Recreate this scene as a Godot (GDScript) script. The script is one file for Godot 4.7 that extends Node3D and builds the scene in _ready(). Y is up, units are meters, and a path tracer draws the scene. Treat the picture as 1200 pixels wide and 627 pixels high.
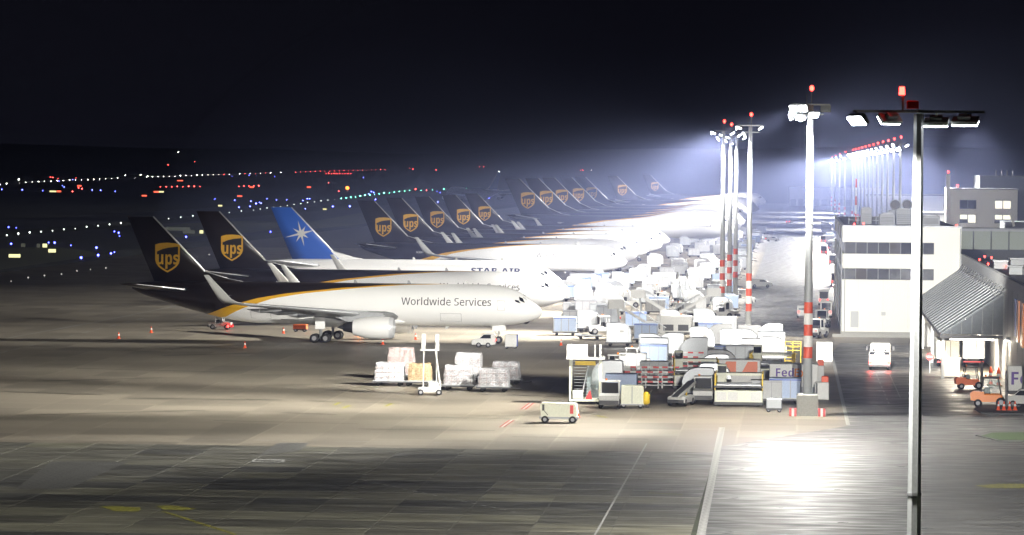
extends Node3D

# ---------------------------------------------------------------- camera numbers (pixels of the 1200 x 627 photograph)
const F := 4250.0
const EYE := 22.5
var cam_t := Transform3D()
var taken := {}
var mats := {}
var rng := RandomNumberGenerator.new()
var hill_noise := FastNoiseLite.new()
var tex_fine: ImageTexture
var tex_blotch: ImageTexture
var tex_streak: ImageTexture
var tex_bump: ImageTexture
var tex_wet: ImageTexture

# ---------------------------------------------------------------- geometry helper
class MB:
	var st := SurfaceTool.new()
	var t := Transform3D()
	func _init(smooth := false) -> void:
		st.begin(Mesh.PRIMITIVE_TRIANGLES)
		st.set_smooth_group(0 if smooth else -1)
	func smooth(on: bool) -> MB:
		st.set_smooth_group(0 if on else -1)
		return self
	func tri(a: Vector3, b: Vector3, c: Vector3) -> void:
		if (b - a).cross(c - a).length_squared() < 1e-12:
			return
		st.add_vertex(t * a)
		st.add_vertex(t * c)
		st.add_vertex(t * b)
	func quad(a: Vector3, b: Vector3, c: Vector3, d: Vector3) -> void:
		tri(a, b, c)
		tri(a, c, d)
	func box(c: Vector3, s: Vector3, b := Basis()) -> MB:
		var h := s * 0.5
		var p := []
		for i in 8:
			p.append(c + b * Vector3(h.x * (1 if i & 1 else -1), h.y * (1 if i & 2 else -1), h.z * (1 if i & 4 else -1)))
		quad(p[4], p[5], p[7], p[6])
		quad(p[1], p[0], p[2], p[3])
		quad(p[5], p[1], p[3], p[7])
		quad(p[0], p[4], p[6], p[2])
		quad(p[6], p[7], p[3], p[2])
		quad(p[0], p[1], p[5], p[4])
		return self
	# box given by its lowest and highest corner
	func span(a: Vector3, b: Vector3) -> MB:
		return box((a + b) * 0.5, (b - a).abs())
	# box with chamfered edges all round the top and the upright corners
	func cbox(c: Vector3, s: Vector3, e := 0.06) -> MB:
		var h := s * 0.5
		var lo := []
		var mid := []
		var hi := []
		for q in [Vector2(-h.x + e, -h.z), Vector2(h.x - e, -h.z), Vector2(h.x, -h.z + e), Vector2(h.x, h.z - e), Vector2(h.x - e, h.z), Vector2(-h.x + e, h.z), Vector2(-h.x, h.z - e), Vector2(-h.x, -h.z + e)]:
			lo.append(c + Vector3(q.x, -h.y, q.y))
			mid.append(c + Vector3(q.x, h.y - e, q.y))
			hi.append(c + Vector3(q.x * (h.x - e) / h.x, h.y, q.y * (h.z - e) / h.z))
		loft([lo, mid, hi], true)
		return self
	# rings of points, seen from outside with the sweep going up: counterclockwise seen from the start side
	func loft(rings: Array, caps := true, closed := true) -> MB:
		for k in rings.size() - 1:
			var a: Array = rings[k]
			var b: Array = rings[k + 1]
			var n := a.size()
			for i in (n if closed else n - 1):
				var j := (i + 1) % n
				quad(a[j], a[i], b[i], b[j])
		if caps:
			fan(rings[0], false)
			fan(rings[-1], true)
		return self
	func fan(r: Array, turned: bool) -> void:
		var m := Vector3.ZERO
		for p in r:
			m += p
		m /= r.size()
		for i in r.size():
			var j := (i + 1) % r.size()
			if turned:
				tri(m, r[j], r[i])
			else:
				tri(m, r[i], r[j])
	func tube(a: Vector3, b: Vector3, ra: float, rb := -1.0, n := 10, caps := true) -> MB:
		if rb < 0.0:
			rb = ra
		var d := (b - a).normalized()
		var u := d.cross(Vector3.UP if absf(d.y) < 0.9 else Vector3.RIGHT).normalized()
		var w := d.cross(u)
		var r0 := []
		var r1 := []
		for i in n:
			var g := TAU * (i + 0.5) / n
			var o := u * cos(g) - w * sin(g)
			r0.append(a + o * ra)
			r1.append(b + o * rb)
		loft([r0, r1], caps)
		return self
	# flat outline in x, y pushed along z
	func prism(poly: PackedVector2Array, z0: float, z1: float) -> MB:
		var p := poly
		if Geometry2D.is_polygon_clockwise(p):
			p = p.duplicate()
			p.reverse()
		var ix := Geometry2D.triangulate_polygon(p)
		for k in range(0, ix.size(), 3):
			var a := p[ix[k]]
			var b := p[ix[k + 1]]
			var c := p[ix[k + 2]]
			if (b - a).cross(c - a) < 0.0:
				var q := b
				b = c
				c = q
			tri(Vector3(a.x, a.y, z1), Vector3(b.x, b.y, z1), Vector3(c.x, c.y, z1))
			tri(Vector3(a.x, a.y, z0), Vector3(c.x, c.y, z0), Vector3(b.x, b.y, z0))
		for i in p.size():
			var a := p[i]
			var b := p[(i + 1) % p.size()]
			quad(Vector3(a.x, a.y, z0), Vector3(b.x, b.y, z0), Vector3(b.x, b.y, z1), Vector3(a.x, a.y, z1))
		return self
	func done() -> ArrayMesh:
		st.generate_normals()
		return st.commit()

# ---------------------------------------------------------------- naming helpers
func numbered(called: String) -> String:
	if not taken.has(called):
		taken[called] = 0
		return called
	taken[called] += 1
	return "%s_%03d" % [called, taken[called]]

func tag(o: Node, label: String, category := "", group := "", kind := "") -> void:
	if label:
		o.set_meta("label", label)
	if category:
		o.set_meta("category", category)
	if group:
		o.set_meta("group", group)
	if kind:
		o.set_meta("kind", kind)

func thing(called: String, label: String, category: String, at := Vector3.ZERO, turn := 0.0, group := "") -> Node3D:
	var o := Node3D.new()
	o.name = numbered(called)
	add_child(o)
	o.position = at
	o.rotation.y = turn
	tag(o, label, category, group)
	return o

func part(parent: Node, called: String, mesh: Mesh, m: Material) -> MeshInstance3D:
	var o := MeshInstance3D.new()
	o.name = called
	o.mesh = mesh
	o.material_override = m
	o.cast_shadow = GeometryInstance3D.SHADOW_CASTING_SETTING_ON
	parent.add_child(o, true)
	return o

func setting(called: String, mesh: Mesh, m: Material) -> MeshInstance3D:
	var o := MeshInstance3D.new()
	o.name = numbered(called)
	o.mesh = mesh
	o.material_override = m
	add_child(o)
	o.set_meta("kind", "structure")
	return o

func copy(src: Node3D, at: Vector3, turn := 0.0, label := "", group := "") -> Node3D:
	var o: Node3D = src.duplicate()
	o.name = numbered(String(src.name).get_slice("_0", 0))
	add_child(o)
	o.position = at
	o.rotation.y = turn
	if label:
		o.set_meta("label", label)
	if group:
		o.set_meta("group", group)
	return o

# ---------------------------------------------------------------- materials (colours are linear, real-world values)
func mat(key: String, c := Color(0.5, 0.5, 0.5), rough := 0.6, metal := 0.0, grain := 0.0, size := 3.0) -> StandardMaterial3D:
	if mats.has(key):
		return mats[key]
	var m := StandardMaterial3D.new()
	m.resource_name = key
	m.albedo_color = c.linear_to_srgb()
	m.roughness = rough
	m.metallic = metal
	if grain > 0.0:
		m.albedo_texture = tex_fine if grain < 0.5 else tex_blotch
		m.uv1_triplanar = true
		m.uv1_world_triplanar = true
		m.uv1_scale = Vector3.ONE / size
	mats[key] = m
	return m

func glow(key: String, c: Color, energy: float) -> StandardMaterial3D:
	if mats.has(key):
		return mats[key]
	var m := StandardMaterial3D.new()
	m.resource_name = key
	m.albedo_color = Color(0.2, 0.2, 0.2)
	m.emission_enabled = true
	m.emission = c.linear_to_srgb()
	m.emission_energy_multiplier = energy
	mats[key] = m
	return m

func grey_texture(noise: FastNoiseLite, w: int, h: int, lo: float, hi: float, power := 1.0) -> ImageTexture:
	var src := noise.get_seamless_image(w, h)
	var data := src.get_data()
	var out := PackedByteArray()
	out.resize(w * h)
	for i in w * h:
		out[i] = int(255.0 * lerpf(lo, hi, pow(data[i] / 255.0, power)))
	return ImageTexture.create_from_image(Image.create_from_data(w, h, false, Image.FORMAT_L8, out))

func make_textures() -> void:
	var n := FastNoiseLite.new()
	n.seed = 3
	n.frequency = 0.02
	n.fractal_octaves = 5
	tex_fine = grey_texture(n, 512, 512, 0.90, 1.0)
	n.seed = 8
	n.frequency = 0.012
	n.fractal_octaves = 5
	tex_blotch = grey_texture(n, 512, 512, 0.45, 1.0)
	n.seed = 21
	n.frequency = 0.01
	n.fractal_octaves = 6
	tex_streak = grey_texture(n, 1024, 1024, 0.58, 1.0)
	n.seed = 33
	n.frequency = 0.03
	n.fractal_octaves = 4
	tex_bump = grey_texture(n, 512, 512, 0.0, 1.0)
	n.seed = 47
	n.frequency = 0.014
	n.fractal_octaves = 5
	tex_wet = grey_texture(n, 1024, 1024, 0.30, 0.95, 1.0)

# ---------------------------------------------------------------- pixels to places
func land(x: float, z: float) -> float:
	var d := Vector2(x, z).length()
	return smoothstep(3600.0, 8200.0, d) * (62.0 + 34.0 * hill_noise.get_noise_2d(x, z))

func gp(px: float, py: float, y := 0.0) -> Vector3:
	var d := cam_t.basis * Vector3((px - 600.0) / F, -(py - 313.5) / F, -1.0)
	var k := (y - EYE) / d.y
	return cam_t.origin + d * k

# where the line of sight through a pixel meets the open country
func far_place(px: float, py: float) -> Vector3:
	var d := cam_t.basis * Vector3((px - 600.0) / F, -(py - 313.5) / F, -1.0)
	var k := 400.0
	while k < 8600.0:
		var p := cam_t.origin + d * k
		if p.y <= land(p.x, p.z):
			return p
		k *= 1.01
	return cam_t.origin + d * 7600.0

func sheet(pts: PackedVector2Array, y: float) -> ArrayMesh:
	var b := MB.new()
	var p := pts
	if Geometry2D.is_polygon_clockwise(p):
		p = p.duplicate()
		p.reverse()
	var ix := Geometry2D.triangulate_polygon(p)
	for k in range(0, ix.size(), 3):
		var q := [p[ix[k]], p[ix[k + 1]], p[ix[k + 2]]]
		var v := []
		for e in q:
			v.append(Vector3(e.x, y, e.y))
		if (v[1] - v[0]).cross(v[2] - v[0]).y < 0.0:
			b.tri(v[0], v[2], v[1])
		else:
			b.tri(v[0], v[1], v[2])
	return b.done()

func pix_sheet(px: Array, y: float) -> ArrayMesh:
	var pts := PackedVector2Array()
	for q in px:
		var g := gp(q[0], q[1], y)
		pts.append(Vector2(g.x, g.z))
	return sheet(pts, y)

func rect(x0: float, x1: float, z0: float, z1: float, y: float) -> ArrayMesh:
	return sheet(PackedVector2Array([Vector2(x0, z0), Vector2(x1, z0), Vector2(x1, z1), Vector2(x0, z1)]), y)

func strip(a: Vector3, b: Vector3, w: float, y: float) -> ArrayMesh:
	var d := Vector2(b.x - a.x, b.z - a.z).normalized()
	var n := Vector2(-d.y, d.x) * w * 0.5
	var p := Vector2(a.x, a.z)
	var q := Vector2(b.x, b.z)
	return sheet(PackedVector2Array([p + n, q + n, q - n, p - n]), y)

func lettering(words: String, size: float, font_bold := false, deep := 0.03, face := "Droid Sans") -> TextMesh:
	var f := SystemFont.new()
	f.font_names = PackedStringArray([face])
	if font_bold:
		f.font_weight = 700
	var t := TextMesh.new()
	t.font = f
	t.text = words
	t.font_size = 48
	t.pixel_size = size / 48.0
	t.depth = deep
	t.curve_step = 2.0
	return t

# ================================================================ start
func _ready() -> void:
	rng.seed = 77
	hill_noise.seed = 5
	hill_noise.frequency = 0.0006
	set_camera_and_air()
	make_textures()
	make_materials()
	build_ground()
	build_masts()
	build_buildings()
	build_jets()
	build_equipment()
	build_dock()
	build_field_lights()

func set_camera_and_air() -> void:
	var cam := Camera3D.new()
	cam.name = "camera"
	var yaw := atan(335.0 / F)
	var roll := 0.0085
	var pitch := atan((313.5 - (200.0 - 300.0 * roll)) / F)
	cam_t = Transform3D(Basis(Vector3.UP, yaw) * Basis(Vector3.RIGHT, -pitch) * Basis(Vector3.BACK, roll), Vector3(0, EYE, 0))
	cam.transform = cam_t
	cam.fov = rad_to_deg(2.0 * atan(313.5 / F))
	cam.near = 1.0
	cam.far = 30000.0
	add_child(cam)
	cam.current = true
	var env := Environment.new()
	env.background_mode = Environment.BG_SKY
	var sm := ProceduralSkyMaterial.new()
	sm.sky_top_color = Color(0.0013, 0.0013, 0.0022).linear_to_srgb()
	sm.sky_horizon_color = Color(0.0026, 0.0026, 0.0045).linear_to_srgb()
	sm.ground_bottom_color = Color(0.001, 0.001, 0.0015).linear_to_srgb()
	sm.ground_horizon_color = Color(0.002, 0.002, 0.003).linear_to_srgb()
	sm.sky_curve = 0.12
	var sky := Sky.new()
	sky.sky_material = sm
	env.sky = sky
	env.tonemap_mode = Environment.TONE_MAPPER_LINEAR
	env.tonemap_exposure = 1.5
	env.fog_enabled = true
	env.fog_density = 0.00004
	env.fog_light_color = Color(0.48, 0.56, 1.0).linear_to_srgb()
	env.volumetric_fog_enabled = true
	env.volumetric_fog_density = 0.0
	env.sdfgi_enabled = true
	env.ssao_enabled = true
	env.ssil_enabled = true
	var we := WorldEnvironment.new()
	we.name = "environment"
	we.environment = env
	add_child(we)
	# the damp mist that hangs over the lit cargo apron
	var mist := FogVolume.new()
	mist.name = "ground_mist"
	mist.shape = RenderingServer.FOG_VOLUME_SHAPE_ELLIPSOID
	mist.size = Vector3(400, 180, 2340)
	mist.position = Vector3(20, 8, -1500)
	var fm := FogMaterial.new()
	fm.density = 0.00029
	fm.albedo = Color(0.48, 0.56, 1.0).linear_to_srgb()
	mist.material = fm
	tag(mist, "pale damp mist hanging over the floodlit apron", "mist", "", "stuff")
	add_child(mist)

func make_materials() -> void:
	mat("white_paint", Color(0.80, 0.80, 0.785), 0.32)
	mat("brown_paint", Color(0.014, 0.0095, 0.009), 0.3)
	mat("gold_paint", Color(0.66, 0.36, 0.02), 0.35)
	mat("blue_paint", Color(0.018, 0.09, 0.42), 0.35)
	mat("wing_grey", Color(0.36, 0.37, 0.38), 0.42, 0.0, 0.2, 6.0)
	mat("bare_metal", Color(0.66, 0.67, 0.68), 0.3, 0.25)
	mat("dark_metal", Color(0.06, 0.06, 0.065), 0.5, 0.6)
	mat("rubber", Color(0.012, 0.012, 0.013), 0.75)
	mat("rim", Color(0.22, 0.22, 0.23), 0.5, 0.3)
	mat("seam", Color(0.22, 0.22, 0.22), 0.6)
	mat("letter_dark", Color(0.016, 0.014, 0.016), 0.8)
	mat("letter_navy", Color(0.012, 0.02, 0.09), 0.5)
	mat("window_dark", Color(0.012, 0.014, 0.018), 0.08)
	mat("galvanised", Color(0.46, 0.48, 0.49), 0.5, 0.25, 0.2, 2.0)
	mat("mast_red", Color(0.62, 0.085, 0.04), 0.5, 0.0, 0.2, 1.5)
	mat("mast_white", Color(0.74, 0.73, 0.70), 0.5, 0.0, 0.2, 1.5)
	mat("concrete_block", Color(0.34, 0.34, 0.31), 0.85, 0.0, 0.2, 2.0)
	mat("facade", Color(0.66, 0.655, 0.60), 0.6)
	mat("facade_grey", Color(0.40, 0.41, 0.41), 0.65)
	mat("facade_dark", Color(0.10, 0.11, 0.12), 0.6)
	mat("roof_dark", Color(0.035, 0.037, 0.042), 0.6, 0.0, 0.6, 8.0)
	mat("roof_sheet", Color(0.15, 0.165, 0.18), 0.38, 0.35, 0.2, 5.0)
	mat("plant_grey", Color(0.20, 0.21, 0.215), 0.55, 0.2)
	mat("cart_white", Color(0.56, 0.56, 0.54), 0.4, 0.0, 0.2, 1.7)
	mat("shell_white", Color(0.44, 0.445, 0.45), 0.5, 0.0, 0.2, 1.9)
	mat("cart_cream", Color(0.70, 0.71, 0.57), 0.45, 0.0, 0.2, 1.7)
	mat("cart_blue", Color(0.05, 0.10, 0.42), 0.45)
	mat("pale_blue", Color(0.34, 0.43, 0.62), 0.45, 0.0, 0.2, 1.7)
	mat("alu", Color(0.52, 0.54, 0.56), 0.36, 0.55, 0.2, 1.2)
	mat("alu_dull", Color(0.42, 0.44, 0.46), 0.45, 0.3, 0.2, 1.5)
	mat("frame_grey", Color(0.26, 0.27, 0.28), 0.5, 0.4)
	mat("steel_dark", Color(0.05, 0.05, 0.052), 0.55, 0.2)
	mat("yellow_paint", Color(0.72, 0.50, 0.03), 0.45)
	mat("orange_paint", Color(0.72, 0.20, 0.02), 0.42)
	mat("orange_red", Color(0.66, 0.13, 0.03), 0.45)
	mat("red_paint", Color(0.55, 0.03, 0.03), 0.45)
	mat("cone_red", Color(0.75, 0.10, 0.03), 0.5)
	mat("wrap", Color(0.66, 0.66, 0.68), 0.28, 0.0, 0.6, 0.9)
	mat("crate_wood", Color(0.50, 0.36, 0.20), 0.75, 0.0, 0.6, 1.2)
	mat("net", Color(0.62, 0.50, 0.48), 0.8, 0.0, 0.6, 0.7)
	mat("purple", Color(0.07, 0.02, 0.22), 0.5)
	mat("line_white", Color(0.62, 0.62, 0.60), 0.55, 0.0, 0.6, 2.2)
	mat("line_yellow", Color(0.42, 0.40, 0.05), 0.6, 0.0, 0.6, 2.2)
	mat("line_red", Color(0.45, 0.05, 0.04), 0.6, 0.0, 0.6, 2.2)
	var gl := mat("glass", Color(0.5, 0.6, 0.6), 0.05)
	gl.albedo_color.a = 0.25
	gl.transparency = BaseMaterial3D.TRANSPARENCY_ALPHA
	glow("flood", Color(0.95, 0.97, 1.0), 40.0)
	glow("flood_far", Color(0.95, 0.97, 1.0), 60.0)
	glow("red_lamp", Color(1.0, 0.03, 0.02), 14.0)
	glow("tail_lamp", Color(1.0, 0.04, 0.03), 8.0)
	glow("head_lamp", Color(1.0, 0.95, 0.85), 12.0)
	glow("amber_lamp", Color(1.0, 0.25, 0.03), 10.0)
	glow("dock_lamp", Color(1.0, 0.93, 0.82), 14.0)
	glow("window_gallery", Color(0.85, 0.92, 0.75), 0.2)
	glow("window_dim", Color(0.9, 0.75, 0.6), 0.05)
	glow("window_warm", Color(1.0, 0.93, 0.72), 0.95)
	glow("sign_yellow", Color(1.0, 0.95, 0.45), 0.9)
	glow("sign_red", Color(1.0, 0.12, 0.06), 1.6)
	glow("far_white", Color(1.0, 0.97, 0.88), 30.0)
	glow("far_red", Color(1.0, 0.06, 0.05), 22.0)
	glow("far_blue", Color(0.10, 0.13, 1.0), 26.0)
	glow("far_green", Color(0.15, 1.0, 0.55), 30.0)
	glow("amber_lamp_far", Color(1.0, 0.16, 0.02), 9.0)
	glow("sign_dim", Color(0.75, 0.8, 0.55), 0.05)
	glow("near_blue", Color(0.08, 0.10, 1.0), 12.0)
	glow("near_white", Color(0.85, 0.95, 0.85), 3.0)
	glow("faint_lamp", Color(0.9, 0.9, 0.8), 0.5)

# ---------------------------------------------------------------- ground
func ground_mat(key: String, c: Color, rough: float, streak_x: float, streak_z: float, wet: float, bump := 0.0) -> StandardMaterial3D:
	var m := mat(key, c, rough)
	m.albedo_texture = tex_streak
	m.uv1_triplanar = true
	m.uv1_world_triplanar = true
	m.uv1_scale = Vector3(1.0 / streak_x, 1.0, 1.0 / streak_z)
	if wet > 0.0:
		m.roughness_texture = tex_wet
		m.roughness_texture_channel = BaseMaterial3D.TEXTURE_CHANNEL_RED
		m.roughness = wet
	if bump > 0.0:
		pass
	return m

# the concrete of the parking area beyond the slabs that can be told apart: the tone of each cast slab, joint filler and cement grain
func concrete_texture(x0: float, x1: float, z0: float, z1: float) -> ImageTexture:
	var w := 2048
	var h := 1024
	var grain := FastNoiseLite.new()
	grain.seed = 91
	grain.frequency = 0.05
	grain.fractal_octaves = 5
	var col := PackedByteArray()
	col.resize(w * h * 3)
	var tone := {}
	for j in h:
		var z := lerpf(z0, z1, (j + 0.5) / h)
		var row := int(floor(-z / 7.5))
		var fz := fposmod(-z, 7.5)
		for i in w:
			var x := lerpf(x0, x1, (i + 0.5) / w)
			var key := row * 1000 + int(floor(x / 5.0))
			if not tone.has(key):
				tone[key] = 0.46 + 0.26 * float(hash(key) % 1000) / 1000.0
			var v: float = tone[key] * (1.0 + 0.25 * grain.get_noise_2d(x * 0.6, z * 1.3))
			if fposmod(x, 5.0) < 0.16:
				v = v * 1.15 + 0.03
			elif fz < 0.35:
				v *= 0.84
			var k := (j * w + i) * 3
			var s := pow(clampf(v, 0.05, 1.0), 1.0 / 2.2)
			col[k] = int(255.0 * s)
			col[k + 1] = int(255.0 * s * 0.95)
			col[k + 2] = int(255.0 * s * 0.865)
	return ImageTexture.create_from_image(Image.create_from_data(w, h, false, Image.FORMAT_RGB8, col))

func build_ground() -> void:
	# open country with low hills
	var gm := ground_mat("grass_field", Color(0.045, 0.055, 0.025), 0.9, 60.0, 25.0, 0.0)
	setting("ground", rect(-9000, 9000, -9000, 3000, -0.05), gm)
	var b := MB.new(true)
	var rings := []
	for k in 15:
		var r := 3500.0 + 350.0 * k
		var ring := []
		for i in 49:
			var a := lerpf(-PI * 0.78, -PI * 0.22, i / 48.0)
			var x := cos(a) * r
			var z := sin(a) * r
			ring.append(Vector3(x, land(x, z) - 0.06, z))
		rings.append(ring)
	b.loft(rings, false, false)
	setting("hills", b.done(), mat("hill_ground", Color(0.03, 0.035, 0.02), 0.95))
	# parking area
	var x0 := -165.0
	var x1 := 45.0
	var zn := -289.0
	var zf := -1000.0
	var tx := concrete_texture(x0, x1, zn, zf)
	var cm := StandardMaterial3D.new()
	cm.resource_name = "apron_concrete"
	cm.albedo_texture = tx
	cm.albedo_color = Color(0.30, 0.295, 0.28).linear_to_srgb()
	cm.roughness = 0.5
	var pm := PlaneMesh.new()
	pm.size = Vector2(x1 - x0, zn - zf)
	var ap := setting("apron", pm, cm)
	ap.position = Vector3((x0 + x1) * 0.5, 0.0, (zn + zf) * 0.5)
	ap.rotation.y = 0.0
	var far_c := ground_mat("far_concrete", Color(0.19, 0.18, 0.165), 0.6, 30.0, 9.0, 0.0)
	setting("far_apron", rect(-165, 45, -2500, -1000, 0.0), far_c)
	# foreground: joint filler below, slabs on top
	var fill := ground_mat("joint_filler", Color(0.16, 0.16, 0.14), 0.6, 8.0, 3.0, 0.0)
	var fore := setting("foreground_pavement", rect(-110, -6.4, zn, -120, -0.012), fill)
	var tones := [Color(0.050, 0.049, 0.039), Color(0.066, 0.064, 0.050), Color(0.080, 0.078, 0.060), Color(0.034, 0.034, 0.030), Color(0.098, 0.095, 0.070), Color(0.058, 0.056, 0.044), Color(0.115, 0.113, 0.10)]
	var sm := []
	for k in tones.size():
		var m := ground_mat("slab_tone_%d" % k, tones[k] * 2.0, 0.6, 61.0 + 9.0 * k, 17.0 + 2.3 * k, 0.8)
		m.uv1_offset = Vector3(0.37 * k, 0, 0.61 * k)
		sm.append(m)
	var gap := 0.055
	var slab := MB.new().span(Vector3(gap * 0.5, -0.06, gap * 0.5), Vector3(5.0 - gap * 0.5, 0.0, 5.0 - gap * 0.5)).done()
	var cols := 13
	for r in 17:
		var band := hash(r * 31 + 5) % 7
		for c in cols:
			var xx := -71.4 + c * 5.0
			var hsh: int = hash(r * 613 + c * 7919 + 3)
			var pick: int = [0, 5, 3, 1, 2, 5, 4][band] if hsh % 5 < 3 else hsh % 6
			if xx < -42 and pick == 6:
				pick = 0
			var s := part(fore, "slab", slab, sm[pick])
			s.position = Vector3(xx, 0.004 + 0.004 * float(hsh % 7) / 7.0, zn - 0.0 + r * 5.0)
	# older light repair patches
	for q in [[[325, 519], [362, 519], [352, 528], [303, 534]], [[60, 541], [150, 541], [80, 573], [18, 573]]]:
		setting("repair_patch", pix_sheet(q, 0.02), ground_mat("patch_concrete", Color(0.15, 0.15, 0.14), 0.6, 6.0, 1.5, 0.7))
	# wet asphalt of the service road and the yard in front of the dock
	var am := ground_mat("wet_asphalt", Color(0.15, 0.152, 0.15), 0.6, 83.0, 24.0, 0.75)
	setting("service_road", pix_sheet([[843, 523.5], [994, 499], [974, 416], [984, 402], [1070, 405], [1128, 438], [1215, 452], [1290, 690], [800, 690]], 0.012), am)
	var am2 := ground_mat("damp_asphalt", Color(0.15, 0.15, 0.15), 0.6, 24.0, 90.0, 0.75)
	setting("apron_road", rect(-9.0, 3.2, -2300, -493, 0.012), am2)
	# taxiways and the runway beyond the grass
	var tm := ground_mat("taxiway_asphalt", Color(0.040, 0.045, 0.055), 0.7, 40.0, 8.0, 0.0)
	setting("taxiway", rect(-245, -178, -3200, 100, -0.02), tm)
	setting("taxiway_asphalt", pix_sheet([[-80, 262], [60, 255], [330, 238], [520, 224], [520, 227], [330, 246], [40, 268], [-80, 276]], -0.015), tm)
	setting("runway", pix_sheet([[-200, 222], [300, 209], [520, 206.5], [520, 208.5], [300, 213], [-200, 232]], -0.01), tm)
	# grass islands between them
	var gi := ground_mat("island_grass", Color(0.19, 0.21, 0.10), 0.9, 20.0, 6.0, 0.0)
	for q in [[[-90, 304], [0, 291.5], [60, 289], [105, 294], [116, 299], [70, 306], [0, 316], [-90, 330]], [[160, 274], [215, 262], [300, 258], [345, 262], [300, 272], [210, 278], [165, 279]], [[352, 262], [430, 248], [500, 246], [430, 262], [370, 268]]]:
		setting("grass_island", pix_sheet(q, -0.008), gi)
	# painted lines
	var wl: Material = mats["line_white"]
	for a in [[[975, 417], [994, 498.5], 0.34], [[846, 501], [819, 640], 0.55], [[30, 512.5], [400, 517.6], 0.10], [[400, 517.6], [845, 523], 0.10], [[758, 520], [690, 640], 0.13], [[0, 398], [110, 378], 0.22], [[110, 378], [240, 352], 0.22]]:
		var pa := gp(a[0][0], a[0][1])
		var pb := gp(a[1][0], a[1][1])
		setting("painted_line", strip(pa, pb, a[2], 0.03), wl)
	for k in 8:
		var pa := gp(1027 + 2.0 * k, 439 + 4.6 * k)
		var pb := gp(1028 + 2.0 * k, 441.4 + 4.6 * k)
		setting("painted_dash", strip(pa, pb, 0.16, 0.03), wl)
	setting("painted_line", strip(gp(1043, 440), gp(1055, 466), 0.12, 0.03), wl)
	for k in 11:
		var pa := gp(0 + 16.0 * k, 414 - 3.9 * k)
		setting("painted_dash", strip(pa, gp(8 + 16.0 * k, 412 - 3.9 * k), 0.2, 0.03), wl)
	for k in 16:
		var pa := gp(426 + 11.5 * k, 563.5 + 2.4 * k)
		setting("painted_dash", strip(pa, gp(431.5 + 11.5 * k, 564.6 + 2.4 * k), 0.16, 0.03), wl)
	var yl: Material = mats["line_yellow"]
	for q in [[[117, 594], [130, 593], [165, 594.5], [163, 599], [135, 599]], [[183, 593], [200, 592], [231, 596], [215, 598], [192, 597]], [[1142, 569], [1170, 567], [1240, 567], [1240, 572], [1160, 572]]]:
		setting("painted_arrow", pix_sheet(q, 0.03), yl)
	for a in [[[192, 600], [276, 627]], [[760, 578], [800, 580]], [[452, 476.5], [459, 473]], [[392, 475], [398, 472]], [[699, 487], [711, 490]], [[402, 478.6], [410, 475.5]]]:
		setting("painted_line", strip(gp(a[0][0], a[0][1]), gp(a[1][0], a[1][1]), 0.3, 0.03), yl)
	for a in [[[588, 501], [600, 492.5]], [[613, 480], [623, 472.5]]]:
		for k in 3:
			var pa := gp(a[0][0] + 2.4 * k - 2.4, a[0][1])
			var pb := gp(a[1][0] + 2.4 * k - 2.4, a[1][1])
			setting("painted_line", strip(pa, pb, 0.17, 0.03), mats["line_red"] if k != 1 else wl)
	setting("painted_frame", pix_sheet([[296, 538], [334, 538.5], [333, 542], [294, 541.5]], 0.03), wl)
	setting("painted_frame_centre", pix_sheet([[300, 539.2], [330, 539.5], [329.5, 541], [299, 540.7]], 0.034), sm[0])
	# tar seams and rubber marks on the concrete
	var tar := mat("tar_seam", Color(0.035, 0.034, 0.032), 0.5, 0.0, 0.6, 1.3)
	for q in [[40, 447, 190, 443, 0.5], [300, 452, 455, 449, 0.35], [150, 467, 330, 469, 0.6], [360, 470, 470, 473, 0.3], [20, 487, 240, 481, 0.45], [250, 493, 420, 497, 0.3], [420, 503, 580, 505, 0.35], [560, 462, 690, 466, 0.3], [600, 512, 760, 515, 0.3], [90, 432, 260, 436, 0.5], [190, 417, 300, 414, 0.7], [480, 489, 600, 491, 0.25], [0, 459, 120, 463, 0.5], [330, 484, 395, 486, 0.5], [205, 548, 300, 550, 0.3], [540, 560, 690, 561, 0.25], [380, 590, 520, 592, 0.3], [700, 545, 790, 546, 0.3]]:
		setting("tar_seam", strip(gp(q[0], q[1]), gp(q[2], q[3]), q[4], 0.026), tar)
	# kerbed island with grass at the right and the raised strip where the cones stand
	var ki := MB.new()
	var kp := PackedVector2Array()
	for q in [[1143, 511], [1160, 506.5], [1290, 505], [1290, 519], [1170, 517.5]]:
		var g := gp(q[0], q[1])
		kp.append(Vector2(g.x, -g.z))
	ki.t = Transform3D(Basis(Vector3.RIGHT, -PI / 2), Vector3.ZERO)
	ki.prism(kp, 0.0, 0.12)
	setting("kerb_island", ki.done(), mat("wet_kerb", Color(0.10, 0.10, 0.095), 0.7))
	setting("lawn", pix_sheet([[1150, 510.5], [1163, 507], [1290, 505.5], [1290, 516.5], [1172, 515.5]], 0.125), mat("lawn_grass", Color(0.07, 0.15, 0.02), 0.9, 0.0, 0.6, 0.8))
	var k2 := MB.new()
	var kq := PackedVector2Array()
	for q in [[1142, 480], [1152, 476], [1290, 474], [1290, 487], [1150, 485.5]]:
		var g := gp(q[0], q[1])
		kq.append(Vector2(g.x, -g.z))
	k2.t = Transform3D(Basis(Vector3.RIGHT, -PI / 2), Vector3.ZERO)
	k2.prism(kq, 0.0, 0.14)
	setting("kerb_strip", k2.done(), mat("dark_kerb", Color(0.06, 0.06, 0.06), 0.7))

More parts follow.
